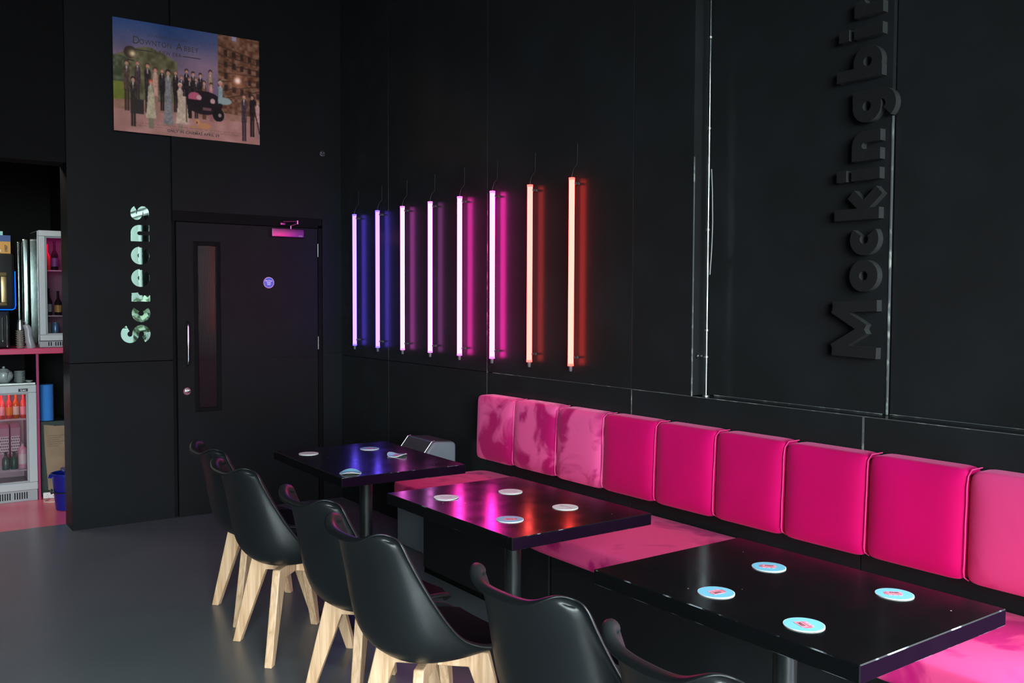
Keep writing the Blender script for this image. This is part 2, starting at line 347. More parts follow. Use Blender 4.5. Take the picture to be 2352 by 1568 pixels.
# fire door sign
fs = thing('fire_door_sign', 'round blue sign stuck on the black door at eye height', 'sign', (2.507, Y+.0105, 1.678))
bm = BM(); lathe(bm, [(.041, .0015), (.041, 0)], 40, axis='y'); obj('sign_border', bm, mat('sign_border', (.75, .45, .75), .35), fs)
bm = BM(); lathe(bm, [(.037, 0), (.037, -.0008)], 40, axis='y'); obj('sign_face', bm, mat('sign_blue', (.03, .12, .62), .3), fs)
WT = mat('white_print', (.85, .85, .88), .5)
for s, z in (('Fire Door', .013), ('Keep', 0), ('Shut', -.013)): text('lettering', s, .0135, WT, fs, (0, -.0012, z), (PI/2, 0, 0), off=.0004)
# smiley-looking little sensor high on wall
sn = thing('wall_sensor', 'small dark round detector fixed high above the door corner', 'sensor', (2.926, Y, 2.67))
bm = BM(); lathe(bm, [(.026, 0), (.026, -.012), (.022, -.018), (0, -.02)], 28, axis='y'); obj('sensor_body', bm, BLACK, sn, smooth=True)
bm = BM(); tube(bm, [(.022*math.sin(a), -.020, -.022*math.cos(a)) for a in [(-1.0+2.0*k/10) for k in range(11)]], .0016, 6); obj('lower_rim', bm, STEEL, sn)
for sx in (-1, 1):
    bm = BM(); lathe(bm, [(.003, -.018), (.003, -.022)], 10, (sx*.011, 0, .002), 'y'); obj('screw', bm, STEEL, sn)

# ------------------------------------------------------------------ big letters
def ribbon(pts, t, closed=False):
    n = len(pts); L, R_ = [], []
    for i, p in enumerate(pts):
        if closed: a, b = pts[i-1], pts[(i+1) % n]
        else: a, b = pts[max(0, i-1)], pts[min(n-1, i+1)]
        dx, dy = b[0]-a[0], b[1]-a[1]; l = math.hypot(dx, dy) or 1; nx, ny = -dy/l, dx/l
        L.append((p[0]+nx*t/2, p[1]+ny*t/2)); R_.append((p[0]-nx*t/2, p[1]-ny*t/2))
    return L, R_
def quadstrip(bm, pts, t, d, M, closed=False):
    L, R_ = ribbon(pts, t, closed); n = len(pts)
    vs = [[bm.verts.new(M @ Vector((x, y, z))) for (x, y) in row] for row in (L, R_) for z in (0, d)]
    l0, l1, r0, r1 = vs
    rng = range(n if closed else n-1)
    for i in rng:
        j = (i+1) % n
        for a, b, c, e in ((l1[i], l1[j], r1[j], r1[i]), (l0[i], r0[i], r0[j], l0[j]), (l0[i], l0[j], l1[j], l1[i]), (r0[i], r1[i], r1[j], r0[j])):
            bm.faces.new((a, b, c, e))
    if not closed:
        bm.faces.new((l0[0], l1[0], r1[0], r0[0])); bm.faces.new((l0[-1], r0[-1], r1[-1], l1[-1]))
def arc(cx, cy, r, a0, a1, n=24, ry=None):
    ry = ry or r
    return [(cx+r*math.cos(math.radians(a0+(a1-a0)*k/n)), cy+ry*math.sin(math.radians(a0+(a1-a0)*k/n))) for k in range(n+1)]
XH = .122; CAP = .195; T = .043
def glyph(ch, bm, d, M):
    """geometric heavy letters; returns advance"""
    r = XH/2; c = r-T/2
    cnt = [0]
    def q(pts, t=T, cl=False):
        quadstrip(bm, pts, t, d+cnt[0]*.0004, M, cl); cnt[0] += 1
    if ch == 'o': q(arc(r, r, c, 0, 360, 40)[:-1], T, True); return XH
    if ch == 'c': q(arc(r, r, c, 50, 310, 30)); return XH*.88
    if ch == 'e':
        q(arc(r, r, c, 4, 322, 34)); q([(T*.6, r-.001), (XH-.006, r-.001)], T*.52); return XH
    if ch in 'bdg':
        q(arc(r, r, c, 0, 360, 40)[:-1], T, True)
        if ch == 'b': q([(T/2, 0), (T/2, CAP)])
        if ch == 'd': q([(XH-T/2, 0), (XH-T/2, CAP)])
        if ch == 'g': q([(XH-T/2, XH), (XH-T/2, 0)]+arc(r, 0, c, 0, -140, 18))
        return XH
    if ch == 'r': q([(T/2, 0), (T/2, XH)]); q(arc(T/2+.040, XH-.062, .040, 150, 92, 12), T); return .082
    if ch == 'n': q([(T/2, 0), (T/2, XH)]); q([(.112-T/2, 0)]+arc(.056, XH-.056, .056-T/2, 0, 172, 20)); return .112
    if ch == 'i': q([(T/2, 0), (T/2, XH)]); q([(T/2, XH+.022), (T/2, XH+.066)]); return T
    if ch == 'k':
        q([(T/2, 0), (T/2, CAP)]); q([(T*.7, XH*.42), (.098, XH)], T*.95); q([(T*.9, XH*.62), (.108, 0)], T*.95); return .125
    if ch == 'M':
        q([(T/2, 0), (T/2+.006, CAP)]); q([(.225-T/2, 0), (.225-T/2-.006, CAP)]); q([(T*.75, CAP-.004), (.1125, .052)], T*.95); q([(.225-T*.75, CAP-.004), (.1125, .052)], T*.95); return .225
    if ch == 'S':
        rr = (CAP+T)/4-T/2
        q(arc(.06, CAP-T/2-rr, rr*1.05, 20, 270, 22, rr)+arc(.06, T/2+rr, rr*1.05, 90, -160, 22, rr)[1:]); return .118
    if ch == 's':
        t = T*.86; rr = (XH-t)/4
        q(arc(.05, XH-t/2-rr, rr*1.35, 15, 270, 20, rr)+arc(.05, t/2+rr, rr*1.35, 90, -165, 20, rr)[1:], t); return .105
def letters(name, label, word, starts, M0, mats, depth, group):
    for ch, s, lab in zip(word, starts, label):
        bm = BM(); glyph(ch, bm, depth, Matrix.Identity(4))
        bmesh.ops.recalc_face_normals(bm, faces=bm.faces)
        me_m = mats
        o = obj(name, bm, list(me_m), fix=False)
        for p in o.data.polygons: p.material_index = 0 if p.normal.z > .5 else (1 if len(me_m) > 1 else 0)
        o.matrix_world = M0 @ Matrix.Translation((s, 0, 0)); tag(o, lab, 'letter', group)
# door wall: reading direction +z, letter-up -x, normal -y
M1 = Matrix(((0, -1, 0, 1.660), (0, 0, -1, Y+.0295), (1, 0, 0, 0), (0, 0, 0, 1)))
lab1 = ['mirrored capital S at the foot of the word Screens', 'mirrored letter c above the capital S, dark reflection', 'mirrored letter r reflecting green leaves', 'lower of the two mirrored letters e', 'upper of the two mirrored letters e', 'mirrored letter n beside the black door wall', 'topmost mirrored letter, a half-lit small s']
letters('mirror_letter', lab1, 'Screens', [1.252, 1.393, 1.535, 1.636, 1.790, 1.948, 2.092], M1, (MIRROR, MIRROR), .006, 'mirrored letters beside the door')
# right wall: reading +z, letter-up +y, normal -x
LFACE = mat('black_letter_face', (.013, .0135, .014), .5, spec=.3)
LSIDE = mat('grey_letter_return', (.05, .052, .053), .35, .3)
M2 = Matrix(((0, 0, -1, PX-.008), (0, 1, 0, 2.062), (1, 0, 0, 0), (0, 0, 0, 1)))
M2 = Matrix(((0, 0, -1, PX-.0085), (0, 1, 0, 2.062), (1, 0, 0, 0), (0, 0, 0, 1)))
lab2 = ['black raised capital M, lowest letter on the right wall', 'black raised letter o just above the capital M', 'black raised letter c above the round o', 'black raised letter k with a bright ascender edge', 'lower black raised letter i above the k', 'black raised letter n above the i', 'black raised letter g whose tail overhangs the panel joint', 'black raised letter b above the g', 'upper black raised letter i, lost in the dark', 'black raised letter r, second from the top', 'topmost black raised letter d']
letters('wall_letter', lab2, 'Mockingbird', [1.333, 1.590, 1.730, 1.868, 2.018, 2.092, 2.236, 2.405, 2.560, 2.640, 2.745], M2, (LFACE, LSIDE), .032, 'raised black letters on the right wall')

# ------------------------------------------------------------------ poster (generic painted group scene)
def srgb(c): return tuple(((v/255+.055)/1.055)**2.4 if v/255 > .04045 else v/255/12.92 for v in c)
def paint(nx, ny):
    rs = np.random.RandomState(3)
    X, Z = np.meshgrid((np.arange(nx)+.5)/nx, (np.arange(ny)+.5)/ny)   # Z=0 top
    A = np.zeros((ny, nx, 3))
    def noise(s, k=1):
        g = rs.rand(int(s)+3, int(s*1.35)+3); u = X*s*1.3; v = Z*s; i = u.astype(int); j = v.astype(int); fu = u-i; fv = v-j
        fu = fu*fu*(3-2*fu); fv = fv*fv*(3-2*fv)
        return g[j, i]*(1-fu)*(1-fv)+g[j, i+1]*fu*(1-fv)+g[j+1, i]*(1-fu)*fv+g[j+1, i+1]*fu*fv
    cl = noise(4)*.6+noise(9)*.4
    top = np.array((28, 52, 92.)); mid = np.array((106, 84, 96.)); rgt = np.array((88, 76, 94.))
    t = np.clip(Z/.32, 0, 1)[..., None]
    A[:] = top*(1-t)+mid*t; A = A+(rgt-A)*np.clip(X-.25, 0, 1)[..., None]*.6; A += (cl[..., None]-.5)*np.array((46, 30, 22.))
    def put(mask, col, soft=None, var=0, n=None):
        nonlocal A
        m = mask[..., None].astype(float)*(1 if soft is None else soft)
        c = np.array(col, float)+(0 if n is None else (n[..., None]-.5)*var)
        A = A*(1-m)+c*m
    hill = (Z > .22+.9*np.abs(X-.22)**1.35) & (X < .42); put(hill, (74, 70, 48), n=noise(30), var=40)
    put((Z > .33) & (X < .1), (60, 64, 46), n=noise(34), var=34)
    # palace-like plain stone block on the right
    bx = .70; slope = Z-(.02+.0*(X))
    b = (X > bx); put(b, (86, 58, 42), n=noise(40), var=52)
    for k in range(7):
        yy = .10+.085*k+(X-bx)*(.32-.12*k); put(b & (np.abs(Z-yy) < .006), (58, 38, 28))
    for i in range(5):
        for k in range(4):
            cx = bx+.055+i*.058; cz = .15+.11*k+(cx-bx)*.2; put((np.abs(X-cx) < .012) & (np.abs(Z-cz) < .028), (40, 27, 22))
    put((X > .80) & (X < .835) & (Z < .04), (120, 112, 130))
    put((X < .09) & (Z > .56), (86, 92, 34), n=noise(20), var=20)
    g = Z > .72-.02*np.sin(X*5); put(g, (116, 84, 70), n=noise(25), var=26)
    put(Z > .80, (128, 92, 84), n=noise(14), var=22)
    def ell(cx, cz, rx, rz): return ((X-cx)/rx)**2+((Z-cz)/rz)**2 < 1
    def glow(cx, cz, r, c, s=1.):
        nonlocal A
        m = np.exp(-(((X-cx)/r)**2+((Z-cz)/(r*1.3))**2))[..., None]*s; A = A*(1-m)+np.array(c, float)*m
    put(ell(.11, .29, .042, .055), (46, 34, 26)); glow(.125, .30, .022, (190, 170, 130)); put((np.abs(X-.11) < .022) & (np.abs(Z-.36) < .004), (40, 30, 24))
    glow(.84, .41, .05, (150, 92, 66), .7); glow(.84, .41, .022, (235, 205, 190))
    def person(x, z, s, coat, hair, seat=0):
        """z = head centre"""
        skin = (150+rs.randint(-14, 10), 104, 88)
        put(ell(x, z-.006*s, .0135*s, .021*s), hair); put(ell(x+.001, z+.004*s, .0105*s, .0165*s), skin)
        tt = (Z-z-.018*s)/s
        wd = np.interp(tt, (0, .012, .03, .10, .19, .20), (.004, .012, .019, .0145, .0165, .0165))*s
        body = (tt > 0) & (tt < (.16 if seat else .20)) & (np.abs(X-x) < wd)
        put(body, coat, n=noise(60), var=22)
        if not seat: put((tt >= .19) & (tt < .36) & (np.abs(np.abs(X-x)-.0075*s) < .0062*s), tuple(c*.75 for c in coat))
        put((tt > .03) & (tt < .17) & (np.abs(np.abs(X-x)-.0165*s) < .0012*s), tuple(c*.6 for c in coat))
        put((np.abs(X-x) < .004*s*(1-np.clip((Z-z-.02*s)/(.05*s), 0, 1))+.001) & (Z > z+.02*s) & (Z < z+.07*s), (150, 135, 128))
    dark = (30, 22, 24)
    for x, z in ((.48, .39), (.525, .405), (.575, .41)): person(x, z, .9, dark, (40, 28, 24))
    person(.645, .37, 1.0, (120, 96, 78), (50, 32, 26))
    for x, z, c in ((.155, .38, (56, 42, 42)), (.315, .42, dark), (.405, .42, dark), (.445, .455, (34, 26, 28)), (.50, .46, dark), (.545, .455, (40, 30, 32))): person(x, z, .95, c, (90, 66, 54))
    person(.60, .475, .9, (88, 58, 40), (50, 34, 28)); person(.65, .485, .9, (150, 96, 98), (40, 26, 24))
    # a dark motor car in the middle
    put(ell(.60, .66, .13, .11), (24, 16, 20)); put((np.abs(X-.60) < .12) & (Z > .60) & (Z < .72), (20, 14, 17)); put(ell(.70, .76, .04, .06), (14, 10, 12)); put(ell(.71, .76, .012, .02), (110, 96, 92))
    put(ell(.535, .62, .045, .05) & (Z < .64), (140, 66, 84)); put(ell(.565, .615, .018, .022), (150, 120, 116)); put(ell(.66, .635, .018, .024), (150, 120, 116)); put((np.abs(X-.62) < .03) & (np.abs(Z-.715) < .012), (84, 58, 60))
    for x, z, c in ((.085, .39, (62, 46, 40)), (.22, .39, (40, 30, 32)), (.27, .42, (150, 112, 98)), (.885, .555, (50, 40, 46))): person(x, z, 1.12, c, (60, 42, 34))
    person(.945, .55, 1.0, (26, 20, 24), (40, 28, 26)); person(.985, .60, .9, (140, 110, 104), (120, 84, 60))
    person(.715, .46, 1.05, (104, 118, 118), (150, 130, 116), 1); put(ell(.745, .62, .05, .035), (110, 122, 120))
    person(.125, .53, 1.1, (40, 34, 30), (36, 26, 22)); put((np.abs(X-.15) < .045) & (Z > .70) & (Z < .83), (36, 31, 29))
    person(.24, .535, 1.1, (122, 116, 92), (130, 62, 34)); put((np.abs(X-.24) < .018+(Z-.6)*.06) & (Z > .62) & (Z < .86), (138, 128, 104), n=noise(70), var=30)
    person(.355, .43, 1.25, (98, 96, 92), (36, 26, 24)); put((np.abs(X-.355) < .015+(Z-.5)*.045) & (Z > .5) & (Z < .90), (96, 94, 94), n=noise(70), var=26)
    person(.435, .53, 1.1, (142, 124, 106), (160, 140, 126)); put((np.abs(X-.45) < .024+(Z-.6)*.08) & (Z > .62) & (Z < .88), (146, 128, 110), n=noise(70), var=34)
    put((np.abs(X-.476) < .003) & (Z > .62) & (Z < .86), (60, 40, 32))
    # dog lying down
    put(ell(.60, .875, .045, .028), (140, 96, 62)); put(ell(.553, .845, .017, .026), (150, 104, 66)); put(ell(.548, .852, .006, .012), (70, 44, 32)); put((X > .50) & (X < .57) & (np.abs(Z-.895) < .008), (138, 94, 60))
    # camera tripod
    for dx in (-.0, .045): put((np.abs(X-(.955+dx*(Z-.62)/.28)) < .004) & (Z > .62) & (Z < .90), (34, 22, 20))
    put(ell(.955, .60, .022, .03), (24, 18, 20))
    # a row of small unreadable credits
    crd = (noise(140) > .45) & (X > .14) & (X < .88) & (np.abs(((Z-.90)*1.0) % .022-.011) < .006) & (Z > .900) & (Z < .945); put(crd, (88, 62, 58), soft=.6)
    A += (rs.rand(ny, nx, 1)-.5)*10
    k = np.array([.25, .5, .25])
    for ax in (0, 1):
        P = np.pad(A, [(1, 1) if a == ax else (0, 0) for a in range(3)], mode='edge')
        A = (P.take(range(0, A.shape[ax]), ax)*.25+P.take(range(1, A.shape[ax]+1), ax)*.5+P.take(range(2, A.shape[ax]+2), ax)*.25)
    A = np.clip(A, 0, 255)/255
    return np.where(A > .04045, ((A+.055)/1.055)**2.4, A/12.92)
def make_poster():
    PW, PH, nx, ny = 1.005, .752, 300, 225
    ps = thing('film_poster', 'landscape film poster high on the wall, crowd before a hill and stone house', 'poster', (1.4335, Y, 2.684))
    bm = BM(); box(bm, 0, PW, -.010, -.0012, 0, PH); obj('backing_board', bm, mat('poster_board', (.05, .05, .05), .6), ps)
    col = paint(nx, ny)
    xs = np.linspace(0, PW, nx+1); zs = np.linspace(PH, 0, ny+1)
    v = np.zeros(((nx+1)*(ny+1), 3)); v[:, 0] = np.tile(xs, ny+1); v[:, 2] = np.repeat(zs, nx+1); v[:, 1] = -.0105
    i = np.arange(nx)[None, :]; j = np.arange(ny)[:, None]; a = (j*(nx+1)+i).ravel()
    f = np.stack([a+nx+1, a+nx+2, a+1, a], 1)
    me = bpy.data.meshes.new('printed_picture'); me.from_pydata(v.tolist(), [], f.tolist())
    at = me.attributes.new('print', 'FLOAT_COLOR', 'CORNER')
    c4 = np.ones((nx*ny, 4, 4), np.float32); c4[:, :, :3] = col.reshape(-1, 1, 3); at.data.foreach_set('color', c4.ravel())
    m = bpy.data.materials.new('poster_print'); m.use_nodes = True; nt = m.node_tree; b = nt.nodes['Principled BSDF']
    an = nt.nodes.new('ShaderNodeAttribute'); an.attribute_name = 'print'
    gm = nt.nodes.new('ShaderNodeMix'); gm.data_type = 'RGBA'; gm.blend_type = 'MULTIPLY'; gm.inputs[0].default_value = 1; gm.inputs[7].default_value = (PG, PG, PG, 1); gm.clamp_result = False
    nt.links.new(an.outputs['Color'], gm.inputs[6]); nt.links.new(gm.outputs[2], b.inputs['Base Color'])
    b.inputs['Roughness'].default_value = .5; b.inputs['Specular IOR Level'].default_value = .2
    me.materials.append(m); o = bpy.data.objects.new('printed_picture', me); C.objects.link(o); o.parent = ps
    TX = mat('poster_lettering', (.045, .030, .035), .6); R = (PI/2, 0, 0)
    def tx(s, size, u, vv, off=0, sp=1.0, sx=1): text('lettering', s, size, TX, ps, (u*PW, -.0112, (1-vv)*PH), R, off, sp, sx)
    tx('A CINEMATIC RETURN', .021, .355, .117, sp=1.25)
    tx('D', .074, .148, .178, sx=.85); tx('OWNTON', .050, .275, .184, sp=1.12, sx=.84)
    tx('A', .074, .432, .178, sx=.85); tx('BBEY', .050, .513, .186, sp=1.12, sx=.84)
    tx('A NEW ERA', .038, .355, .256, sp=1.1, sx=.85)
    for u0, u1 in ((.125, .255), (.455, .578)):
        bm = BM(); box(bm, u0*PW, u1*PW, -.0115, -.0108, (1-.262)*PH, (1-.254)*PH); obj('title_rule', bm, TX, ps)
    tx('ONLY IN CINEMAS APRIL 29', .026, .525, .955, off=.0006, sp=1.12)
PG = 2.1
make_poster()

# ------------------------------------------------------------------ LED tubes
def led(y, core, st, name, label, side):
    t = thing('led_tube', label, 'light', (W-.038, y, 1.21), 0, 'upright coloured light tubes on the wall')
    R_ = .0148
    e = emis('glow_'+name, core, st)
    bm = BM(); tube(bm, [(0, 0, .012), (0, 0, .968)], R_, 20); obj('glowing_tube', bm, e, t, smooth=True)
    for z0, z1 in ((0, .012), (.968, .98)):
        bm = BM(); tube(bm, [(0, 0, z0), (0, 0, z1)], R_+.0012, 20); obj('end_cap', bm, emis('cap_'+name, core, st*.5), t, smooth=True)
    for z in (.045, .95):
        bm = BM(); box(bm, .004, .0378, -.0195, -.0165, z-.006, z+.006); box(bm, .004, .0378, .0165, .0195, z-.006, z+.006); box(bm, .0165, .0215, -.0195, .0195, z-.006, z+.006)
        obj('wall_clip', bm, mat('clear_clip', (.05, .045, .05), .3), t)
    bm = BM(); tube(bm, [(0, 0, -.028), (0, 0, -.003), (0, 0, 0)], [.0085, .0105, .0105], 14); obj('plug', bm, mat('grey_connector', (.08, .08, .09), .5), t, smooth=True)
    bm = BM(); tube(bm, [(0, 0, .98), (0, 0, .995), (.012, 0, 1.03), (.034, 0, 1.055), (.0362, 0, 1.16)], [.0035, .003, .0024, .0016, .0014], 8); obj('cable', bm, mat('black_cable', (.008, .008, .008), .5), t, smooth=True)
ly = [6.340, 5.965, 5.595, 5.221, 4.861, 4.501, 4.131, 3.765]
vio = ((.060, .020, 1.0), 17); pk1 = ((.55, .075, .50), 16); pk2 = ((1, .055, .50), 20); red = ((1, .10, .085), 9)
lcol = [((.082, .0695, .11), 8), ((.082, .0695, .11), 8)]
specs = [('violet_blue', (.105, .066, .75), 9.0, 'farthest of the eight light tubes, lavender blue, next to the door corner'),
         ('violet', (.12, .066, .85), 9.0, 'second light tube from the door corner, lavender violet glow'),
         ('orchid', (.34, .050, .28), 18., 'third light tube from the door corner, white with a purple edge'),
         ('orchid_dim', (.24, .056, .22), 16., 'fourth light tube from the door corner, white with a faint purple halo'),
         ('magenta', (1.1, .042, .50), 21., 'fifth light tube from the door corner, white with a magenta edge'),
         ('magenta_bright', (1.3, .035, .54), 25., 'sixth light tube from the door corner, beside the wall panel joint'),
         ('coral', (.95, .066, .055), 11., 'seventh light tube from the door corner, peach coloured with a red rim'),
         ('red', (1.3, .066, .052), 12., 'nearest of the eight light tubes, peach coloured with a strong red glow')]
for y, (n, c, s, lb) in zip(ly, specs): led(y, c, s, n, lb, 1)

# ------------------------------------------------------------------ chrome pipe in the recess
pp = thing('chrome_pipe', 'tall thin chrome pipe standing on the ledge in the wall recess', 'pipe', (W+.035, 2.885, SEAM))
bm = BM(); tube(bm, [(0, 0, 0), (0, 0, 2.2)], .0060, 14); obj('pipe', bm, CHROME, pp, smooth=True)
for z in (.18, .30, .75, 1.2, 1.6):
    bm = BM(); tube(bm, [(0, 0, z-.004), (0, 0, z+.004)], .0092, 14); obj('joint_ring', bm, STEEL, pp, smooth=True)
bm = BM(); tube(bm, [(0, 0, .182), (.0, .045, .182)], .007, 10); lathe(bm, [(.012, .045), (.012, .05)], 16, (0, 0, .182), 'y'); obj('pipe_clamp', bm, CHROME, pp, smooth=True)
bm = BM(); tube(bm, [(.01, -.006, .55), (.006, -.018, .66), (.006, -.022, .78), (.008, -.016, .92), (.012, -.006, 1.02)], .0022, 8); obj('cable_loop', bm, mat('grey_cable', (.35, .36, .36), .4), pp, smooth=True)
bm = BM(); lathe(bm, [(.016, 0), (.016, .006), (.008, .008)], 18); obj('base_flange', bm, STEEL, pp, smooth=True)

# ------------------------------------------------------------------ banquette
def cushion_bm(sx, sy, sz, r, puff, axis):
    """rounded box centred at origin, puffed on the face towards -x (axis x) or +z (axis z)"""
    bm = BM(); nx, ny, nz = 6, 14, 12
    b2 = BM(); bmesh.ops.create_cube(b2, size=1)
    bmesh.ops.subdivide_edges(b2, edges=b2.edges[:], cuts=9, use_grid_fill=True)
    for v in b2.verts:
        p = Vector((v.co.x*sx, v.co.y*sy, v.co.z*sz)); h = Vector((sx/2, sy/2, sz/2))
        q = Vector([max(-(h[i]-r), min(h[i]-r, p[i])) for i in range(3)]); d = p-q
        if d.length > 1e-6:
            m_ = max(abs(d[i])/r for i in range(3)); p = q+d.normalized()*r*m_
        a, b = v.co.y*2, (v.co.z*2 if axis == 'x' else v.co.x*2)
        f = (1-a**4)*(1-b**4)*puff
        if axis == 'x' and v.co.x < -.2: p.x -= f
        if axis == 'z' and v.co.z > .2: p.z += f
        v.co = p
    return b2
# back cushions
div = [4.55, 4.17, 3.785, 3.415, 3.05, 2.69, 2.33, 1.962, 1.592, 1.21, .84]
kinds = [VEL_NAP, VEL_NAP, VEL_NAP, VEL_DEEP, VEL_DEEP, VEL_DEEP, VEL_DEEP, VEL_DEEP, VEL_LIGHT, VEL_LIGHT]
nth = ['farthest velvet back cushion, first at the end near the light tubes', 'second velvet back cushion from the far end, with a dark brushed patch', 'third velvet back cushion from the far end, most crumpled and patchy', 'fourth velvet back cushion from the far end, first of the smooth deep magenta ones', 'fifth velvet back cushion from the far end, smooth deep magenta', 'sixth velvet back cushion from the far end, smooth deep magenta', 'seventh velvet back cushion from the far end, smooth, below the recess corner', 'eighth velvet back cushion from the far end, last of the deep magenta ones', 'nearest visible velvet back cushion, lighter pink, cut by the right edge', 'pink velvet back cushion outside the right edge of the photo']
for k in range(9):
    a, b = div[k], div[k+1]; L_ = a-b
    t = thing('back_cushion', nth[k], 'cushion', (W-.001, (a+b)/2, .812), 0, 'velvet back cushions along the wall')
    bm = cushion_bm(.115, L_-.003, .375, .022, .012, 'x')
    for v in bm.verts:
        v.co.x -= .0575; v.co.x -= .012*(.1875-v.co.z)/.375 if v.co.x < -.05 else 0
    o = obj('upholstery', bm, kinds[k], t, smooth=True, ang=0, sub=1)
    o.location.z += random.uniform(-.002, .002)
    # seam piping down the near edge
    bm = BM(); yy = -L_/2+.002
    pts = [(-.02, yy, .1855), (-.085, yy, .185), (-.108, yy, .165)]+[(-.112-.012*(.15-z)/.33-.001*random.random(), yy+.0015*random.uniform(-1, 1), z) for z in (.13, .07, .01, -.05, -.11, -.15)]+[(-.118, yy, -.170), (-.09, yy, -.186)]
    if k < 8: tube(bm, pts, .0022, 8); obj('seam', bm, kinds[k] if k < 3 else PIPING, t, smooth=True)
# seats
for k, (y0, y1, lb) in enumerate(((3.375, 4.635, 'far pink velvet bench seat, from the end of the bench to the middle table'), (2.07, 3.365, 'middle pink velvet bench seat, seen between the middle and near tables'), (.80, 2.065, 'near pink velvet bench seat in the bottom right corner, with a dark brushed mark'))):
    t = thing('bench_seat', lb, 'bench', (0, (y0+y1)/2, 0), 0, 'velvet bench seats along the wall')
    L_ = y1-y0
    bm = cushion_bm(.645, L_-.004, .115, .028, .006, 'z')
    for v in bm.verts:
        if v.co.z < 0 and v.co.x < 0: v.co.x += .0
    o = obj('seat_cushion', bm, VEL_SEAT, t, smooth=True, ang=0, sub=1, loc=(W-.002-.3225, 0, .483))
    bm = BM(); box(bm, 2.61, W-.004, -L_/2+.004, L_/2-(.085 if k == 0 else .004), .03, .424); obj('plinth', bm, BLACKW, t, bevel=.003)
    bm = BM(); box(bm, 2.615, W-.004, -L_/2+.004, L_/2-(.09 if k == 0 else .004), 0, .0298); obj('kick_board', bm, BLACKM, t)

# ------------------------------------------------------------------ tables
def make_table(label, loc, rz):
    t = thing('cafe_table', label, 'table', loc, rz, 'black tables along the bench')
    hx, hy, z1, th = .3125, .4300, .78, .043
    bm = BM(); box(bm, -hx, hx, -hy, hy, z1-th, z1)
    bmesh.ops.recalc_face_normals(bm, faces=bm.faces)
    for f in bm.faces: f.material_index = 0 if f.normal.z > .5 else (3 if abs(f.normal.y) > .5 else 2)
    r = bmesh.ops.bevel(bm, geom=bm.edges[:], offset=.0024, segments=1, affect='EDGES')
    for f in r['faces']: f.material_index = 1
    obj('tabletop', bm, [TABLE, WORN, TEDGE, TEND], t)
    bm = BM(); tube(bm, [(0, 0, .016), (0, 0, z1-th-.006)], .032, 28); obj('pole', bm, POLE, t, smooth=True)
    bm = BM(); box(bm, -.11, .11, -.11, .11, z1-th-.006, z1-th); obj('mounting_plate', bm, POLE, t)
    bm = BM(); lathe(bm, [(.225, 0), (.225, .008), (.21, .014), (.05, .018), (.036, .03), (.033, .05)], 40); obj('base', bm, BLACK, t, smooth=True)
    return t
T3 = make_table('nearest black table with scuffed edges and four blue beer mats', (2.028, 1.577, 0), math.radians(.6))
T2 = dup(T3, (2.028, 2.850, 0), math.radians(.4), 'middle black table reflecting magenta and red streaks of light')
T1 = dup(T3, (2.020, 4.085, 0), math.radians(-1.5), 'farthest black table with violet reflections, in front of the door')

for T_ in (T1, T2):
    for c in T_.children:
        if c.name.startswith('tabletop'): c.data = c.data.copy(); c.data.materials[1] = WORN2
# ------------------------------------------------------------------ coasters
CB = mat('mat_blue_print', (.15, .44, .60), .5); CWH = mat('mat_white_card', (.68, .69, .69), .55)
CP = mat('mat_pink_print', (.80, .26, .32), .5); CP2 = mat('mat_dark_pink_print', (.52, .14, .20), .5); CK = mat('mat_black_print', (.03, .02, .03), .5); CG = mat('mat_brown_print', (.22, .10, .14), .5)
def coaster(kind, label, x, y, rz, bend=0, R_=.0485, seg=40):
    t = thing('beer_mat', label, 'beer mat', (x, y, .7802), rz, 'round beer mats on the tables')
    def zz(px, py): return bend*max(0, (abs(px)-.015))**2*10 if bend else 0
    def disc(r, z0, z1):
        bm = BM(); rings = []
        for rr, z in ((.001, z0), (r*.5, z0), (r, z0), (r, z1), (r*.5, z1), (.001, z1)):
            rings.append([bm.verts.new((rr*math.cos(2*PI*k/seg), rr*math.sin(2*PI*k/seg), z+zz(rr*math.cos(2*PI*k/seg), 0))) for k in range(seg)])
        for a, b in zip(rings, rings[1:]):
            for k in range(seg): bm.faces.new((a[k], a[(k+1) % seg], b[(k+1) % seg], b[k]))
        return bm
    obj('card', disc(R_, 0, .0022), CWH, t)
    z = .0026
    if kind == 'b':
        obj('blue_print', disc(R_-.0016, .0022, z), CB, t)
        def poly(pts, m, h, nm):
            bm = BM(); prism(bm, pts, z, z+h); o = obj(nm, bm, m, t); 
            return o
        # a little oblong block with studs carrying the year
        k_ = 1.28; Q = lambda L: [(a*k_, b*k_) for a, b in L]
        poly(Q([(-.016, -.013), (.014, -.013), (.021, -.006), (.021, .007), (-.011, .007), (-.016, .001)]), CP2, .0003, 'block_print')
        poly(Q([(-.016, -.013), (.014, -.013), (.014, .001), (-.016, .001)]), CP, .0005, 'block_front_print')
        for sx in (-.010, 0, .010): poly(Q([(sx-.003, .006), (sx+.004, .006), (sx+.004, .012), (sx-.003, .012)]), CP, .0005, 'block_stud_print')
        text('lettering', '2022', .0125, CK, t, (-.001, -.0075, z+.0008), off=.0005)
    else:
        text('lettering', 'FESTIVAL', .0155, CG, t, (0, .004, z-.0002), off=.0002); text('lettering', '2022', .006, CG, t, (.018, -.010, z-.0002)); text('lettering', 'film & food', .005, CG, t, (-.012, -.010, z-.0002))
    return t
yw = -yaw
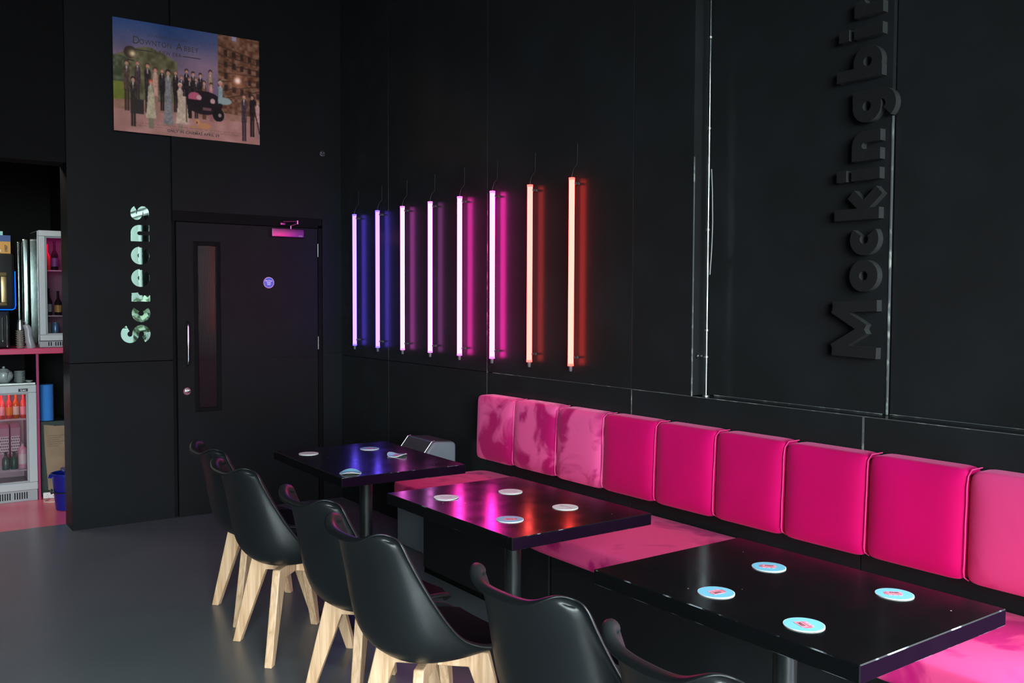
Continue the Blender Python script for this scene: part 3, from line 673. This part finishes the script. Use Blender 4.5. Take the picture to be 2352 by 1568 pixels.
cs = [('w', 'white beer mat at the dark far end of the farthest table', 1.831, 4.342, yw+.5, 0), ('b', 'blue beer mat farthest back on the violet lit table', 2.155, 4.314, yw+.1, 0),
      ('b', 'curled blue beer mat on the pink lit side of the farthest table', 2.170, 4.043, yw-.5, 1.1), ('b', 'bent blue beer mat at the near edge of the farthest table', 1.777, 3.746, yw-1.4, .9),
      ('w', 'white beer mat on the left corner of the middle table', 1.862, 3.067, yw-.1, .15), ('w', 'white beer mat at the back of the middle table, nearest the bench', 2.134, 3.017, yw-.05, 0),
      ('w', 'white beer mat on the red lit right side of the middle table', 2.141, 2.672, yw-.8, 0), ('b', 'blue beer mat, the only one on the middle table', 1.859, 2.631, yw+.1, 0),
      ('b', 'blue beer mat farthest back on the nearest table', 2.142, 1.728, yw+2.9, 0), ('b', 'blue beer mat at the left of the nearest table', 1.838, 1.654, yw+.5, 0),
      ('b', 'blue beer mat at the right end of the nearest table', 2.215, 1.376, yw+3.0, 0), ('b', 'blue beer mat closest to the camera, with a nibbled white rim', 1.825, 1.366, yw-1.3, 0)]
for a in cs: coaster(*a)

# ------------------------------------------------------------------ chairs
PR = [ # centre x, centre z, half width, side x, side z
    (.236, .402, .165, .208, .412), (.216, .420, .208, .206, .440), (.13, .414, .234, .140, .455), (.02, .402, .244, .070, .462),
    (-.090, .396, .246, .010, .476), (-.175, .412, .243, -.050, .505), (-.226, .468, .237, -.100, .560), (-.249, .555, .226, -.145, .630),
    (-.264, .645, .212, -.182, .700), (-.280, .730, .200, -.214, .768), (-.297, .790, .190, -.238, .815), (-.310, .818, .168, -.256, .824)]
def cr(P, t):
    n = len(P)-1; x = t*n; i = min(int(x), n-1); f = x-i
    g = lambda k: P[max(0, min(n, k))]
    a, b, c, d = g(i-1), g(i), g(i+1), g(i+2)
    return [.5*((2*b[j])+(-a[j]+c[j])*f+(2*a[j]-5*b[j]+4*c[j]-d[j])*f*f+(-a[j]+3*b[j]-3*c[j]+d[j])*f**3) for j in range(len(b))]
def shell_pt(u, v):
    cx, cz, hw, sx, sz = cr(PR, v)
    a = abs(u)**2.3
    k = max(0, (v-.7)/.3)**2
    dz = .012*k*math.exp(-((abs(u)-.75)/.26)**2)-.012*k*max(0, (abs(u)-.7)/.3)**2
    return Vector((cx+(sx-cx)*a, hw*math.sin(u*PI/2*.92)/math.sin(PI/2*.92), cz+(sz-cz)*a+dz))
def make_chair(label, loc, rz):
    t = thing('tulip_chair', label, 'chair', loc, rz, 'black moulded chairs facing the bench')
    nu, nv = 16, 30
    bm = BM(); G_ = [[shell_pt(-1+2*i/nu, j/nv) for i in range(nu+1)] for j in range(nv+1)]
    V = [[bm.verts.new(p) for p in row] for row in G_]
    for j in range(nv):
        for i in range(nu): bm.faces.new((V[j][i], V[j][i+1], V[j+1][i+1], V[j+1][i]))
    bm.normal_update()
    # rolled rim: boundary loop pushed outwards, then down/backwards
    loop = [(0, i) for i in range(nu+1)]+[(j, nu) for j in range(1, nv+1)]+[(nv, i) for i in range(nu-1, -1, -1)]+[(j, 0) for j in range(nv-1, 0, -1)]
    inner = lambda j, i: (min(max(j, 1), nv-1), min(max(i, 1), nu-1))
    r1, r2_, r3 = [], [], []; DN = []
    for j, i in loop:
        p = G_[j][i]; jj, ii = inner(j, i); d = (p-G_[jj][ii]).normalized()
        n = V[jj][ii].normal.normalized()
        if n.dot(Vector((.12, 0, .80))-p) < 0: n = -n
        DN.append(((d-n*d.dot(n)).normalized(), n))
    for _ in range(6): DN = [((DN[k-1][0]+DN[k][0]*2+DN[(k+1) % len(DN)][0]).normalized(), (DN[k-1][1]+DN[k][1]*2+DN[(k+1) % len(DN)][1]).normalized()) for k in range(len(DN))]
    for (j, i), (d, n) in zip(loop, DN):
        p = G_[j][i]; q = .62+.5*min(1, max(0, (p.z-.50)/.3))
        r1.append(bm.verts.new(p+(d*.009-n*.006)*q)); r2_.append(bm.verts.new(p+(d*.013-n*.019)*q)); r3.append(bm.verts.new(p+(d*.007-n*.031)*q))
    base = [V[j][i] for j, i in loop]; n_ = len(loop)
    for A_, B_ in ((base, r1), (r1, r2_), (r2_, r3)):
        for k in range(n_): bm.faces.new((A_[k], B_[k], B_[(k+1) % n_], A_[(k+1) % n_]))
    o = obj('shell', bm, CHAIR, t, smooth=True, ang=0)
    so = o.modifiers.new('thick', 'SOLIDIFY'); so.thickness = .006; so.offset = 0
    su = o.modifiers.new('sub', 'SUBSURF'); su.levels = 1; su.render_levels = 1
    # seat pad
    bm = BM(); mu_, mv = 10, 12; top = []; bot = []
    for j in range(mv+1):
        v = .07+.40*j/mv; rt_, rb = [], []
        for i in range(mu_+1):
            u = (-1+2*i/mu_)*.80*(1-.22*abs(2*j/mv-1)**4); p = shell_pt(u, v); e = 1-max(abs(-1+2*i/mu_), abs(2*j/mv-1))**6
            rt_.append(bm.verts.new(p+Vector((.004, 0, .006+.018*e)))); rb.append(bm.verts.new(p+Vector((.003, 0, .0045))))
        top.append(rt_); bot.append(rb)
    for j in range(mv):
        for i in range(mu_):
            bm.faces.new((top[j][i], top[j][i+1], top[j+1][i+1], top[j+1][i])); bm.faces.new((bot[j][i], bot[j+1][i], bot[j+1][i+1], bot[j][i+1]))
    for j in range(mv):
        for i in (0, mu_): bm.faces.new((top[j][i], top[j+1][i], bot[j+1][i], bot[j][i]))
    for i in range(mu_):
        for j in (0, mv): bm.faces.new((top[j][i], top[j][i+1], bot[j][i+1], bot[j][i]))
    obj('seat_pad', bm, PAD, t, smooth=True)
    # legs: splayed board with a horizontal rail running to the middle
    for k in range(4):
        a = PI/4+k*PI/2; d = Vector((math.cos(a), math.sin(a), 0)); s = Vector((-d.y, d.x, 0)); f0 = .030
        ft, tp = .268, .170; z1 = .391
        # outline in the (radius, z) plane
        ol = [(ft-.018, 0), (ft+.018, 0), (tp+.022, z1-.004), (tp+.016, z1), (0.018, z1), (0.018, z1-.052), (tp-.045, z1-.052)]
        bm = BM(); hw = .017
        M = Matrix(((d.x, 0, s.x, 0), (d.y, 0, s.y, 0), (0, 1, 0, 0), (0, 0, 0, 1)))
        prism(bm, ol, -hw, hw, M)
        obj('leg', bm, WOOD, t, smooth=True, ang=.4, bevel=.008)
    bm = BM(); lathe(bm, [(.08, .3915), (.08, .395), (.05, .3955)], 24); obj('seat_bracket', bm, BLACK, t)
    return t
c0 = make_chair('black moulded chair farthest back, pale legs, left side of the farthest table', (1.64, 4.455, 0), math.radians(-3))
for x, y, a, lb in ((1.575, 3.915, 1, 'second black moulded chair from the back, its four pale legs in full view'),
                    (1.60, 3.17, 2, 'third black moulded chair, half hidden by the one before the middle table'),
                    (1.545, 2.63, 1, 'large black moulded chair with pale legs in the foreground at the middle table'),
                    (1.62, 1.88, 3, 'black moulded chair back with pink tinted rim at the nearest table'),
                    (1.60, 1.315, -4, 'nearest black moulded chair, only the top of its back in the frame')):
    dup(c0, (x, y, 0), math.radians(a), lb)

# ------------------------------------------------------------------ grey bin
bn = thing('waste_bin', 'grey plastic bin with a slanted lid behind the bench end', 'bin', (2.91, 5.035, 0))
pf = [(-.12, .0), (.118, .0), (.118, .655), (.103, .672), (-.025, .680), (-.045, .672), (-.12, .585)]
bm = BM(); M = Matrix(((1, 0, 0, 0), (0, 0, 1, 0), (0, 1, 0, 0), (0, 0, 0, 1))); prism(bm, pf, -.165, .165, M); obj('bin_body', bm, GREYPL, bn, smooth=True, bevel=.010, ang=.5)
bm = BM(); prism(bm, [(-.1195, .590), (-.046, .678), (-.050, .683), (-.1235, .595)], -.145, .145, M); obj('swing_flap', bm, DGREYPL, bn, bevel=.002)
bm = BM(); prism(bm, [(-.028, .681), (.095, .673), (.095, .677), (-.028, .685)], -.15, .15, M); obj('lid_top', bm, DGREYPL, bn, bevel=.002)
for s in (-1, 1):
    bm = BM(); tube(bm, [(-.122, s*.15, .594), (-.049, s*.15, .683), (-.028, s*.15, .687)], .003, 8); obj('lid_rib', bm, STEEL, bn)

# ------------------------------------------------------------------ bar behind the opening
YB = 7.88
ct = thing('bar_counter', 'pink edged back bar counter with a magenta divider panel', 'counter', (.3, YB, 0))
bm = BM(); box(bm, -1.6, 1.1, -.03, .62, 1.13, 1.172); obj('worktop', bm, PINKC, ct, bevel=.003)
bm = BM(); box(bm, .811, .829, .003, .60, 0, 1.13); dv = obj('divider_panel', bm, BLACKM, ct)
bm = BM(); box(bm, .811, .829, 0, .0028, 0, 1.13); obj('pink_edge_band', bm, PINKM, dv)
bm = BM(); box(bm, -1.6, 1.1, .602, .62, 0, 1.13); obj('back_panel', bm, BLACKM, ct)
def fridge(name, label, loc, w, d, h, base, pane_inset, shelf, mats, led_c, led_s, hw):
    """origin: front left bottom; door faces -y"""
    t = thing(name, label, 'fridge', loc)
    bm = BM(); th = .03
    box(bm, 0, th, .03, d, base, h); box(bm, w-th, w, .03, d, base, h); box(bm, th, w-th, .03, d, h-th, h); box(bm, th, w-th, .03, d, base, base+th); box(bm, th, w-th, d-th, d, base+th, h-th)
    obj('cabinet', bm, mats[0], t, bevel=.004)
    bm = BM(); box(bm, th, w-th, d-th-.003, d-th-.001, base+th, h-th); box(bm, th, th+.002, .05, d-th, base+th, h-th); box(bm, w-th-.002, w-th, .05, d-th, base+th, h-th); obj('liner', bm, mats[1], t)
    bm = BM(); box(bm, 0, w, .01, d, 0, base-.004); gr = obj('grille', bm, mats[0], t, bevel=.003)
    n = int((w-.12)/.0165)
    for k in range(n):
        if k % 7 == 6: continue
        x = w-.075-k*.0165; bm = BM(); box(bm, x-.0035, x+.0035, .006, .0105, base*.22, base*.80); obj('slot', bm, BLACKM, gr)
    p = pane_inset; bm = BM()
    o4 = [(0, w, base, base+p), (0, w, h-p, h), (0, p, base+p, h-p), (w-p, w, base+p, h-p)]
    for a in o4: box(bm, a[0], a[1], -.012, .028, a[2], a[3])
    dd = obj('door', bm, ALU, t, bevel=.004)
    bm = BM(); q = p+.012
    for a in ((p, w-p, base+p, base+q), (p, w-p, h-q, h-p), (p, q, base+q, h-q), (w-q, w-p, base+q, h-q)): box(bm, a[0], a[1], -.004, .022, a[2], a[3])
    obj('inner_trim', bm, ALUD, dd, bevel=.002)
    bm = BM(); box(bm, q, w-q, .006, .010, base+q, h-q); obj('pane', bm, GLASSP, dd)
    for z in shelf:
        bm = BM()
        for k in range(12): y = .06+k*(d-.11)/11; tube(bm, [(th+.002, y, z), (w-th-.002, y, z)], .002, 6)
        tube(bm, [(th+.002, .055, z-.004), (w-th-.002, .055, z-.004)], .0035, 6); obj('shelf', bm, mats[2], t)
    bm = BM(); box(bm, th+.02, w-th-.02, .045, .06, h-th-.008, h-th); obj('light_strip', bm, emis('strip_'+name, led_c, led_s), t)
    return t
SH = mat('white_coated_wire', (.5, .42, .46), .4)
LF = fridge('undercounter_fridge', 'low silver glass-door fridge under the pink counter, filled with drinks', (.53, YB, 0), .578, .50, .893, .088, .058, (.235, .628), (ALUD, mat('fridge_liner', (.48, .36, .40), .5), SH), (1, .30, .34), 26, 0)
bm = BM(); box(bm, .455, .520, -.0135, -.012, .845, .868); bd = obj('maker_badge', bm, BLACK, LF); text('lettering', 'Lec', .020, WHITEP, bd, (.488, -.0142, .8565), (PI/2, 0, 0), off=.0006, sx=1.3)
UF = fridge('display_fridge', 'tall silver glass-door fridge on the counter, lit magenta inside', (1.150, YB+.06, 1.174), .27, .40, .905, .052, .045, (.245, .60), (ALUD, mat('dark_liner', (.16, .08, .13), .5), SH), (1, .01, .38), 60, 0)
SIDE = mat('stainless_side_panel', (.45, .52, .50), .22, 1, bump=(3, .3))
bm = BM(); rbox(bm, -.003, -.0005, .035, .395, .02, .90, .001); obj('side_panel', bm, SIDE, UF)
# polished urn seen left of the fridge
ur = thing('drinks_urn', 'tall polished steel cabinet side reflecting teal and pink, left of the lit fridge', 'urn', (1.128, 8.40, 1.174))
bm = BM(); rbox(bm, -.035, .030, 0, .12, 0, .87, .02); obj('urn_body', bm, SIDE, ur, smooth=True)
bm = BM(); rbox(bm, -.068, -.046, .01, .10, 0, .84, .010); obj('urn_back_column', bm, SIDE, ur, smooth=True)
# drinks
def bottle(name, label, x, y, z, r, h, m, capm, labm=None, neck=.35, group=None, cat='bottle'):
    t = thing(name, label, cat, (x, y, z), 0, group)
    bm = BM(); hs = h*(1-neck)
    lathe(bm, [(r*.9, 0), (r, .006), (r, hs*.92), (r*.75, hs*1.03), (r*.38, hs+h*neck*.30), (r*.34, h*.95)], 18); obj('glass_body', bm, m, t, smooth=True)
    bm = BM(); lathe(bm, [(r*.40, h*.945), (r*.42, h*.95), (r*.42, h), (r*.3, h+.002)], 14); obj('cap', bm, capm, t, smooth=True)
    if labm:
        bm = BM(); lathe(bm, [(r+.0006, hs*.22), (r+.0006, hs*.72)], 18); obj('paper_label', bm, labm, t, smooth=True)
    return t
AMB = mat('amber_drink', (.45, .10, .02), .2); REDD = mat('red_drink', (.62, .06, .05), .25); GRN = mat('green_bottle_glass', (.05, .09, .07), .18); DKG = mat('dark_bottle_glass', (.02, .012, .014), .15)
ORL = mat('orange_label', (.75, .22, .03), .5); PKL = mat('pink_label', (.78, .28, .32), .5); PKD = mat('pale_pink_drink', (.62, .30, .38), .3); CRM = mat('cream_label', (.65, .55, .42), .5)
gl = 'bottles on the upper shelf of the low fridge'
z0 = .6305
for i, (dx, m, cm, lm, hh, lb) in enumerate(((.355, REDD, PKL, PKL, .21, 'pink labelled bottle at the left edge of the low fridge shelf'), (.405, REDD, AMB, ORL, .20, 'red drink bottle beside the left edge on the low fridge shelf'), (.452, AMB, ORL, CRM, .21, 'amber bottle with an orange neck band on the low fridge shelf'), (.502, REDD, PKL, PKL, .20, 'red bottle with a pale pink label nearest the low fridge hinge'))):
    bottle('drink_bottle', lb, .53+dx, YB+.12, z0, .022, hh, m, cm, lm, .38, gl)
for i, (dx, hh) in enumerate(((.30, .17), (.33, .2))): pass
# cartons with a ring pattern on the lower shelf (back), pink bottle and green bottles in front
RING = mat('ring_print', (.20, .09, .12), .5)
for i, dx in enumerate((.385, .462)):
    t = thing('drink_carton', ['left carton printed with rings inside the low fridge', 'right carton printed with rings inside the low fridge'][i], 'carton', (.53+dx, YB+.26, .2395), 0, 'ring patterned cartons in the low fridge')
    bm = BM(); box(bm, -.033, .033, 0, .07, 0, .30); prism(bm, [(0, .30), (.07, .30), (.035, .335)], -.033, .033, Matrix(((0, 0, 1, 0), (1, 0, 0, 0), (0, 1, 0, 0), (0, 0, 0, 1)))); obj('carton_body', bm, mat('mauve_card', (.42, .20, .27), .5), t)
    bm = BM(); box(bm, -.030, .030, -.0012, 0, .10, .235); pl = obj('pale_band', bm, mat('pale_card', (.62, .52, .54), .5), t)
    bm = BM()
    for a in range(4):
        for b in range(6):
            lathe(bm, [(.0062, -.0018), (.0062, -.0012)], 10, (-.0225+.015*a+(.004 if b % 2 else -.002), 0, .112+b*.022), 'y')
    o = obj('ring_pattern', bm, RING, t); o['kind'] = 'stuff'
bottle('juice_bottle', 'pale pink bottle with a white base band, right side of the low fridge', .53+.492, YB+.12, .2395, .030, .20, PKD, mat('grey_cap', (.2, .2, .2), .4), mat('white_label2', (.66, .55, .52), .5), .22)
for i, dx in enumerate((.375, .432)):
    bottle('green_bottle', ['squat green bottle at the left of the low fridge floor', 'squat green bottle next to the pink one in the low fridge'][i], .53+dx, YB+.11, .2395, .026, .135, GRN, mat('black_cap', (.03, .03, .03), .4), None, .34, 'green bottles in the low fridge')
# drinks in the lit upper fridge
gu = 'bottles in the magenta lit fridge'
for i, (dx, z, m, lm, hh, lb) in enumerate(((.075, .6035, REDD, None, .20, 'red topped bottle on the top shelf of the lit fridge'), (.130, .6035, DKG, mat('violet_label', (.16, .05, .22), .5), .225, 'dark bottle on the top shelf of the lit fridge'),
        (.080, .2485, DKG, mat('grey_label', (.22, .22, .24), .5), .21, 'black bottle with white letters on the middle shelf of the lit fridge'), (.150, .2485, DKG, mat('ochre_label', (.42, .24, .05), .5), .19, 'dark bottle with an ochre label on the middle shelf of the lit fridge'))):
    bottle('beer_bottle', lb, 1.150+dx, YB+.17, 1.174+z, .026, hh, m, m, lm, .42, gu)
for i, dx in enumerate((.072, .128)):
    t = thing('drink_can', ['left can at the bottom of the lit fridge', 'right bluish can at the bottom of the lit fridge'][i], 'can', (1.150+dx, YB+.17, 1.174+.0825), 0, 'cans in the lit fridge')
    bm = BM(); lathe(bm, [(.022, 0), (.026, .006), (.026, .098), (.021, .106)], 20); obj('can_body', bm, [mat('steel_can', (.35, .32, .30), .3, .6), mat('blue_can', (.12, .25, .38), .3, .5)][i], t, smooth=True)
    bm = BM(); lathe(bm, [(.022, .1062), (.022, .108)], 20); obj('can_lid', bm, STEEL, t)
# crockery on the low fridge
ZF = .893
bm = BM(); box(bm, .50, 1.108, YB+.02, YB+.50, ZF+.001, ZF+.016); tag(obj('steel_tray', bm, STEEL, bevel=.002), 'thin steel tray lying on top of the low fridge', 'tray')
ZT = ZF+.0165
def saucer(label, x, y, z, r, group):
    bm = BM(); lathe(bm, [(r*.5, 0), (r*.55, .002), (r, .010), (r, .012), (r*.55, .005), (.001, .004)], 26); o = obj('saucer', bm, CERAMIC, smooth=True, loc=(x, y, z)); tag(o, label, 'saucer', group)
for k in range(9): saucer('grey saucer, %s of the nine stacked on the low fridge' % ['lowest', 'second from the bottom', 'third from the bottom', 'fourth from the bottom', 'middle one', 'fourth from the top', 'third from the top', 'second from the top', 'topmost'][k], 1.010, YB+.10, ZT+k*.0092, .040, 'saucers stacked on the low fridge')
saucer('single white saucer lying beside the divider panel on the tray', 1.072, YB+.09, ZT, .030, 'loose saucers')
tp = thing('teapot', 'round grey teapot cut by the left edge on the low fridge', 'teapot', (.905, YB+.12, ZT))
bm = BM(); lathe(bm, [(.030, 0), (.036, .002), (.060, .030), (.066, .055), (.058, .080), (.036, .097), (.03, .099)], 30); obj('pot_body', bm, CERAMIC, tp, smooth=True)
bm = BM(); lathe(bm, [(.033, .099), (.030, .104), (.010, .110), (.008, .113), (.011, .120), (.005, .125)], 24); obj('lid', bm, CERAMIC, tp, smooth=True)
bm = BM(); tube(bm, [(-.050, 0, .04), (-.075, 0, .055), (-.090, 0, .085)], [.016, .011, .008], 12); obj('spout', bm, CERAMIC, tp, smooth=True)
bm = BM(); tube(bm, [(.02, -.056, .078), (.012, -.082, .074), (.006, -.088, .055), (.006, -.078, .035), (.01, -.058, .028)], .006, 10); obj('handle', bm, CERAMIC, tp, smooth=True)
# things under the counter, right of the divider
bm = BM(); box(bm, 1.150, 1.33, YB+.13, YB+.42, 0, .59); gb = obj('storage_box', bm, mat('dark_green_box', (.012, .022, .018), .5), bevel=.006); tag(gb, 'dark green box standing behind the flat cardboard, under the blue roll', 'box')
pr_ = thing('paper_roll', 'upright blue paper towel roll on the dark box', 'paper roll', (1.206, YB+.20, .5905))
def blue_roll():
    bm = BM(); lathe(bm, [(.05, 0), (.0525, .002), (.0525, .283), (.05, .285), (.020, .285), (.020, .27)], 32); obj('paper', bm, mat('blue_paper', (.03, .20, .62), .8, bump=(300, .8)), pr_, smooth=True)
    bm = BM(); lathe(bm, [(.0195, .27), (.0195, .284)], 16); obj('core', bm, mat('brown_core', (.3, .2, .12), .8), pr_)
blue_roll()
cb = thing('cardboard_sheet', 'flattened brown cardboard leaning under the counter behind the blue bucket', 'cardboard', (1.172, YB+.075, .055))
bm = BM(); prism(bm, [(.020, 0), (.16, 0), (.16, .495), (.075, .495), (.068, .50), (0, .51), (.004, .3)], 0, .006, Matrix(((1, 0, 0, 0), (0, .08, -1, .0), (0, 1, .08, 0), (0, 0, 0, 1))))
obj('card', bm, mat('brown_cardboard', (.30, .20, .125), .8, vary=(8, (.24, .16, .10), .4, .7)), cb)
PR_ = mat('brown_print', (.10, .065, .045), .8)
bm = BM()
for k in range(6): box(bm, .022, .145-.02*(k % 3), .0195-.0, .0205, .42-k*.016, .4225-k*.016)
for v in bm.verts: v.co.y = v.co.z*.08-.0072+(v.co.y-.0195)*.3
obj('printed_lines', bm, PR_, cb)
bk = thing('mop_bucket', 'dark blue plastic bucket partly hidden by the wall corner', 'bucket', (1.247, 7.43, 0))
def bucket():
    bm = BM(); lathe(bm, [(.080, 0), (.086, .004), (.112, .255), (.119, .257), (.119, .272), (.110, .272), (.105, .25), (.078, .012)], 32); BL = mat('blue_bucket_plastic', (.003, .012, .20), .3); obj('pail', bm, BL, bk, smooth=True)
    bm = BM(); tube(bm, [(-.108, -.02, .26), (-.124, -.03, .262), (-.128, -.032, .245)], .012, 10); obj('pouring_lip', bm, BL, bk, smooth=True)
    bm = BM(); rbox(bm, -.04, .10, -.08, .08, .262, .30, .01); obj('wringer', bm, BL, bk, smooth=True)
    bm = BM(); tube(bm, [(.112*math.cos(a), .112*math.sin(a), .135+.045*math.sin(a*1.0-.4)*0) for a in [PI*.95+k*PI*.9/14 for k in range(15)]], .005, 8); obj('handle', bm, BLACK, bk, smooth=True)
    bm = BM(); lathe(bm, [(.020, -.108), (.020, -.118), (.012, -.121)], 18, (0, 0, .14), 'x'); obj('handle_pivot', bm, BLACK, bk, smooth=True)
bucket()
ex = thing('extension_socket', 'white socket strip lying on the pink floor with its cable', 'extension lead', (1.160, YB+.03, 0), -.32)
bm = BM(); rbox(bm, -.01, .26, -.018, .018, .002, .048, .004); obj('socket_strip', bm, WHITEP, ex, smooth=True)
for x in (.02, .07, .12, .17):
    bm = BM()
    for dx, dz in ((-.007, -.004), (.007, -.004), (0, .008)): box(bm, x+dx-.0018, x+dx+.0018, -.0186, -.018, .025+dz-.003, .025+dz+.003)
    obj('socket', bm, BLACK, ex)
bm = BM(); tube(bm, [(.03, -.018, .006), (.035, -.04, .0045), (.02, -.09, .0045), (.02, -.15, .0045), (.06, -.18, .0045), (.14, -.16, .0045)], .004, 8); obj('cable', bm, mat('cream_cable', (.65, .5, .42), .5), ex, smooth=True)
# coffee machine on the counter
cm_ = thing('coffee_machine', 'black coffee machine with a bronze screen frame and a blue light line', 'coffee machine', (.547, YB+.02, 1.1725))
def coffee():
    t = cm_
    bm = BM(); rbox(bm, -.05, .395, .02, .40, .005, .29, .015); obj('machine_body', bm, BLACK, t, smooth=True)
    bm = BM(); rbox(bm, -.05, .428, -.03, .42, .295, .718, .02); obj('screen_housing', bm, BLACK, t, smooth=True)
    bm = BM(); tube(bm, [(.431, -.031, .585), (.431, -.031, .325), (.427, -.031, .305), (.41, -.031, .296), (-.04, -.031, .296)], .0028, 8); obj('light_line', bm, emis('blue_line', (.0, .10, 1), 3.2), t)
    BZ = mat('bronze_metal', (.45, .33, .17), .35, .9)
    bm = BM()
    for a in ((-.03, .375, .545, .575), (-.03, .375, .325, .350), (.335, .375, .350, .545)): rbox(bm, a[0], a[1], -.040, -.030, a[2], a[3], .004, 2)
    obj('bronze_frame', bm, BZ, t, smooth=True)
    bm = BM(); box(bm, -.03, .320, -.036, -.031, .365, .530); sc = obj('screen', bm, BLACK, t)
    bm = BM()
    for a in ((.312, .317, .375, .525), (-.03, .317, .372, .377)): box(bm, a[0], a[1], -.038, -.036, a[2], a[3])
    obj('screen_edge', bm, STEEL, sc)
    for x, za, zb in ((.345, .05, .235), (.375, .01, .25)):
        bm = BM(); tube(bm, [(x, .005, za), (x, .0, zb)], .0045, 10); tube(bm, [(x, .02, za+.01), (x, .0, za+.01)], .004, 8); obj('chrome_rail', bm, CHROME, t, smooth=True)
    bm = BM(); rbox(bm, .05, .30, -.015, .02, .11, .125, .004); obj('drip_ledge', bm, CHROME, t)
coffee()
pk = thing('snack_box', 'blue and amber printed box on top of the coffee machine', 'box', (.875, YB+.05, 1.8908))
bm = BM(); box(bm, -.08, .085, 0, .14, 0, .138); obj('box_body', bm, mat('amber_box_card', (.50, .25, .05), .5), pk, bevel=.002)
bm = BM(); box(bm, -.0805, .0855, -.001, .1, .092, .1385); obj('blue_band', bm, mat('blue_box_card', (.02, .06, .20), .5), pk)
text('lettering', '1907', .026, mat('brown_box_print', (.08, .04, .02), .5), pk, (.055, -.002, .040), (PI/2, PI/2*3, 0), off=.001)
bm = BM(); box(bm, -.05, .02, -.0015, 0, .012, .032); obj('cream_patch', bm, CRM, pk)
bm = BM(); box(bm, .80, .915, YB+.10, YB+.11, 2.0295, 2.062); tag(obj('teal_card', bm, mat('teal_paper', (.25, .50, .47), .5)), 'small pale teal card standing on the snack box', 'card')
# stack of metal cups between machine and fridge
gc = 'cups stacked beside the coffee machine'
for k in range(8):
    bm = BM(); r = .027; lathe(bm, [(r*.70, 0), (r*.85, .003), (r*.98, .0110), (r*1.22, .0150), (r*1.22, .0166), (r*.95, .0166), (r*.7, .004)], 24)
    o = obj('cup', bm, mat('glazed_cup', (.32, .28, .25), .25, .2), smooth=True, loc=(1.013, YB+.06, 1.1725+k*.0170)); tag(o, 'brown-grey cup, %s of the stack beside the coffee machine' % ['lowest', 'second from the bottom', 'third from the bottom', 'fourth from the bottom', 'fourth from the top', 'third from the top', 'second from the top', 'topmost'][k], 'cup', gc)
bg_ = BM(); lathe(bg_, [(.026, 0), (.033, .01), (.028, .05), (.026, .10), (.030, .14), (.026, .175), (.004, .185)], 20)
for v in bg_.verts: v.co.x += .006*math.sin(v.co.z*60)+.02*(1-v.co.z/.15); v.co.y += .004*math.sin(v.co.z*90)
tag(obj('plastic_bag', bg_, mat('clear_crumpled_plastic', (.30, .30, .33), .25, bump=(40, 1.)), smooth=True, loc=(1.062, YB+.03, 1.1722), fix=True), 'crumpled clear plastic sleeve between the cups and the lit fridge', 'bag')
jr = thing('metal_jug', 'dark dented metal jug on the stacked cups', 'jug', (1.015, YB+.06, 1.3095))
bm = BM(); lathe(bm, [(.018, 0), (.024, .004), (.022, .05), (.018, .075), (.020, .08), (.016, .08), (.014, .01)], 20); obj('jug_body', bm, STEEL, jr, smooth=True)
bm = BM(); tube(bm, [(.018, -.01, .07), (.034, -.012, .062), (.034, -.012, .03), (.02, -.01, .02)], .003, 8); obj('handle', bm, STEEL, jr, smooth=True)

# ------------------------------------------------------------------ outdoors, seen in the mirrored letters
bm = BM(); box(bm, -30, 40, -40, -3.2, -.2, -.12); struct('ground_outside', bm, mat('pale_paving', (.05, .05, .05), .8))
bm = BM(); box(bm, 3.4, 40, -3.2, 8, -.2, -.12); struct('ground_outside_right', bm, mat('pale_paving', (.05, .05, .05), .8))
ob = sempty('wall_building_outside', (6, -16, 0)); 
bm = BM(); box(bm, -8.0, .97, -.5, 0, -.12, 7); obj('facade', bm, mat('pale_render', (.042, .054, .048), .8), ob)
bm = BM(); box(bm, .97, 1.03, -.4, .1, -.12, 7); obj('pilaster', bm, mat('white_render', (.085, .092, .088), .8), ob)
bm = BM(); box(bm, 1.03, 1.25, -.4, .1, -.12, 7); obj('blue_bay', bm, mat('slate_render', (.009, .019, .023), .7), ob)
bm = BM(); box(bm, 1.06, 8, -.5, .6, -.12, 7); obj('dark_bay', bm, mat('black_cladding', (.0004, .0004, .0004), .9, spec=0), ob)
bm = BM(); box(bm, 4.7, 5.52, -10.9, -10.5, -.12, .82); struct('wall_low_outside', bm, mat('pale_block', (.028, .037, .035), .8))
hd = BM(); rng = random.Random(5)
for k in range(1500):
    x = rng.uniform(-3.5, 1.2); z = rng.uniform(0, 1.66+.10*math.sin(x*3)); y = rng.uniform(-.5, .5); s = rng.uniform(.06, .14)
    a = rng.uniform(0, 6.28); b = rng.uniform(-1, 1)
    p = [Vector((x, y, z))+Vector((s*math.cos(a+q), s*math.sin(a+q)*.6, s*math.sin(b+q))) for q in (0, 1.6, 3.1, 4.7)]
    hd.faces.new([hd.verts.new(v) for v in p])
o = obj('hedge', hd, mat('hedge_leaves', (.009, .019, .006), .7), loc=(6, -12, -.12)); tag(o, 'green hedge outside, seen only as a reflection in the mirrored letters', 'hedge', kind='stuff')
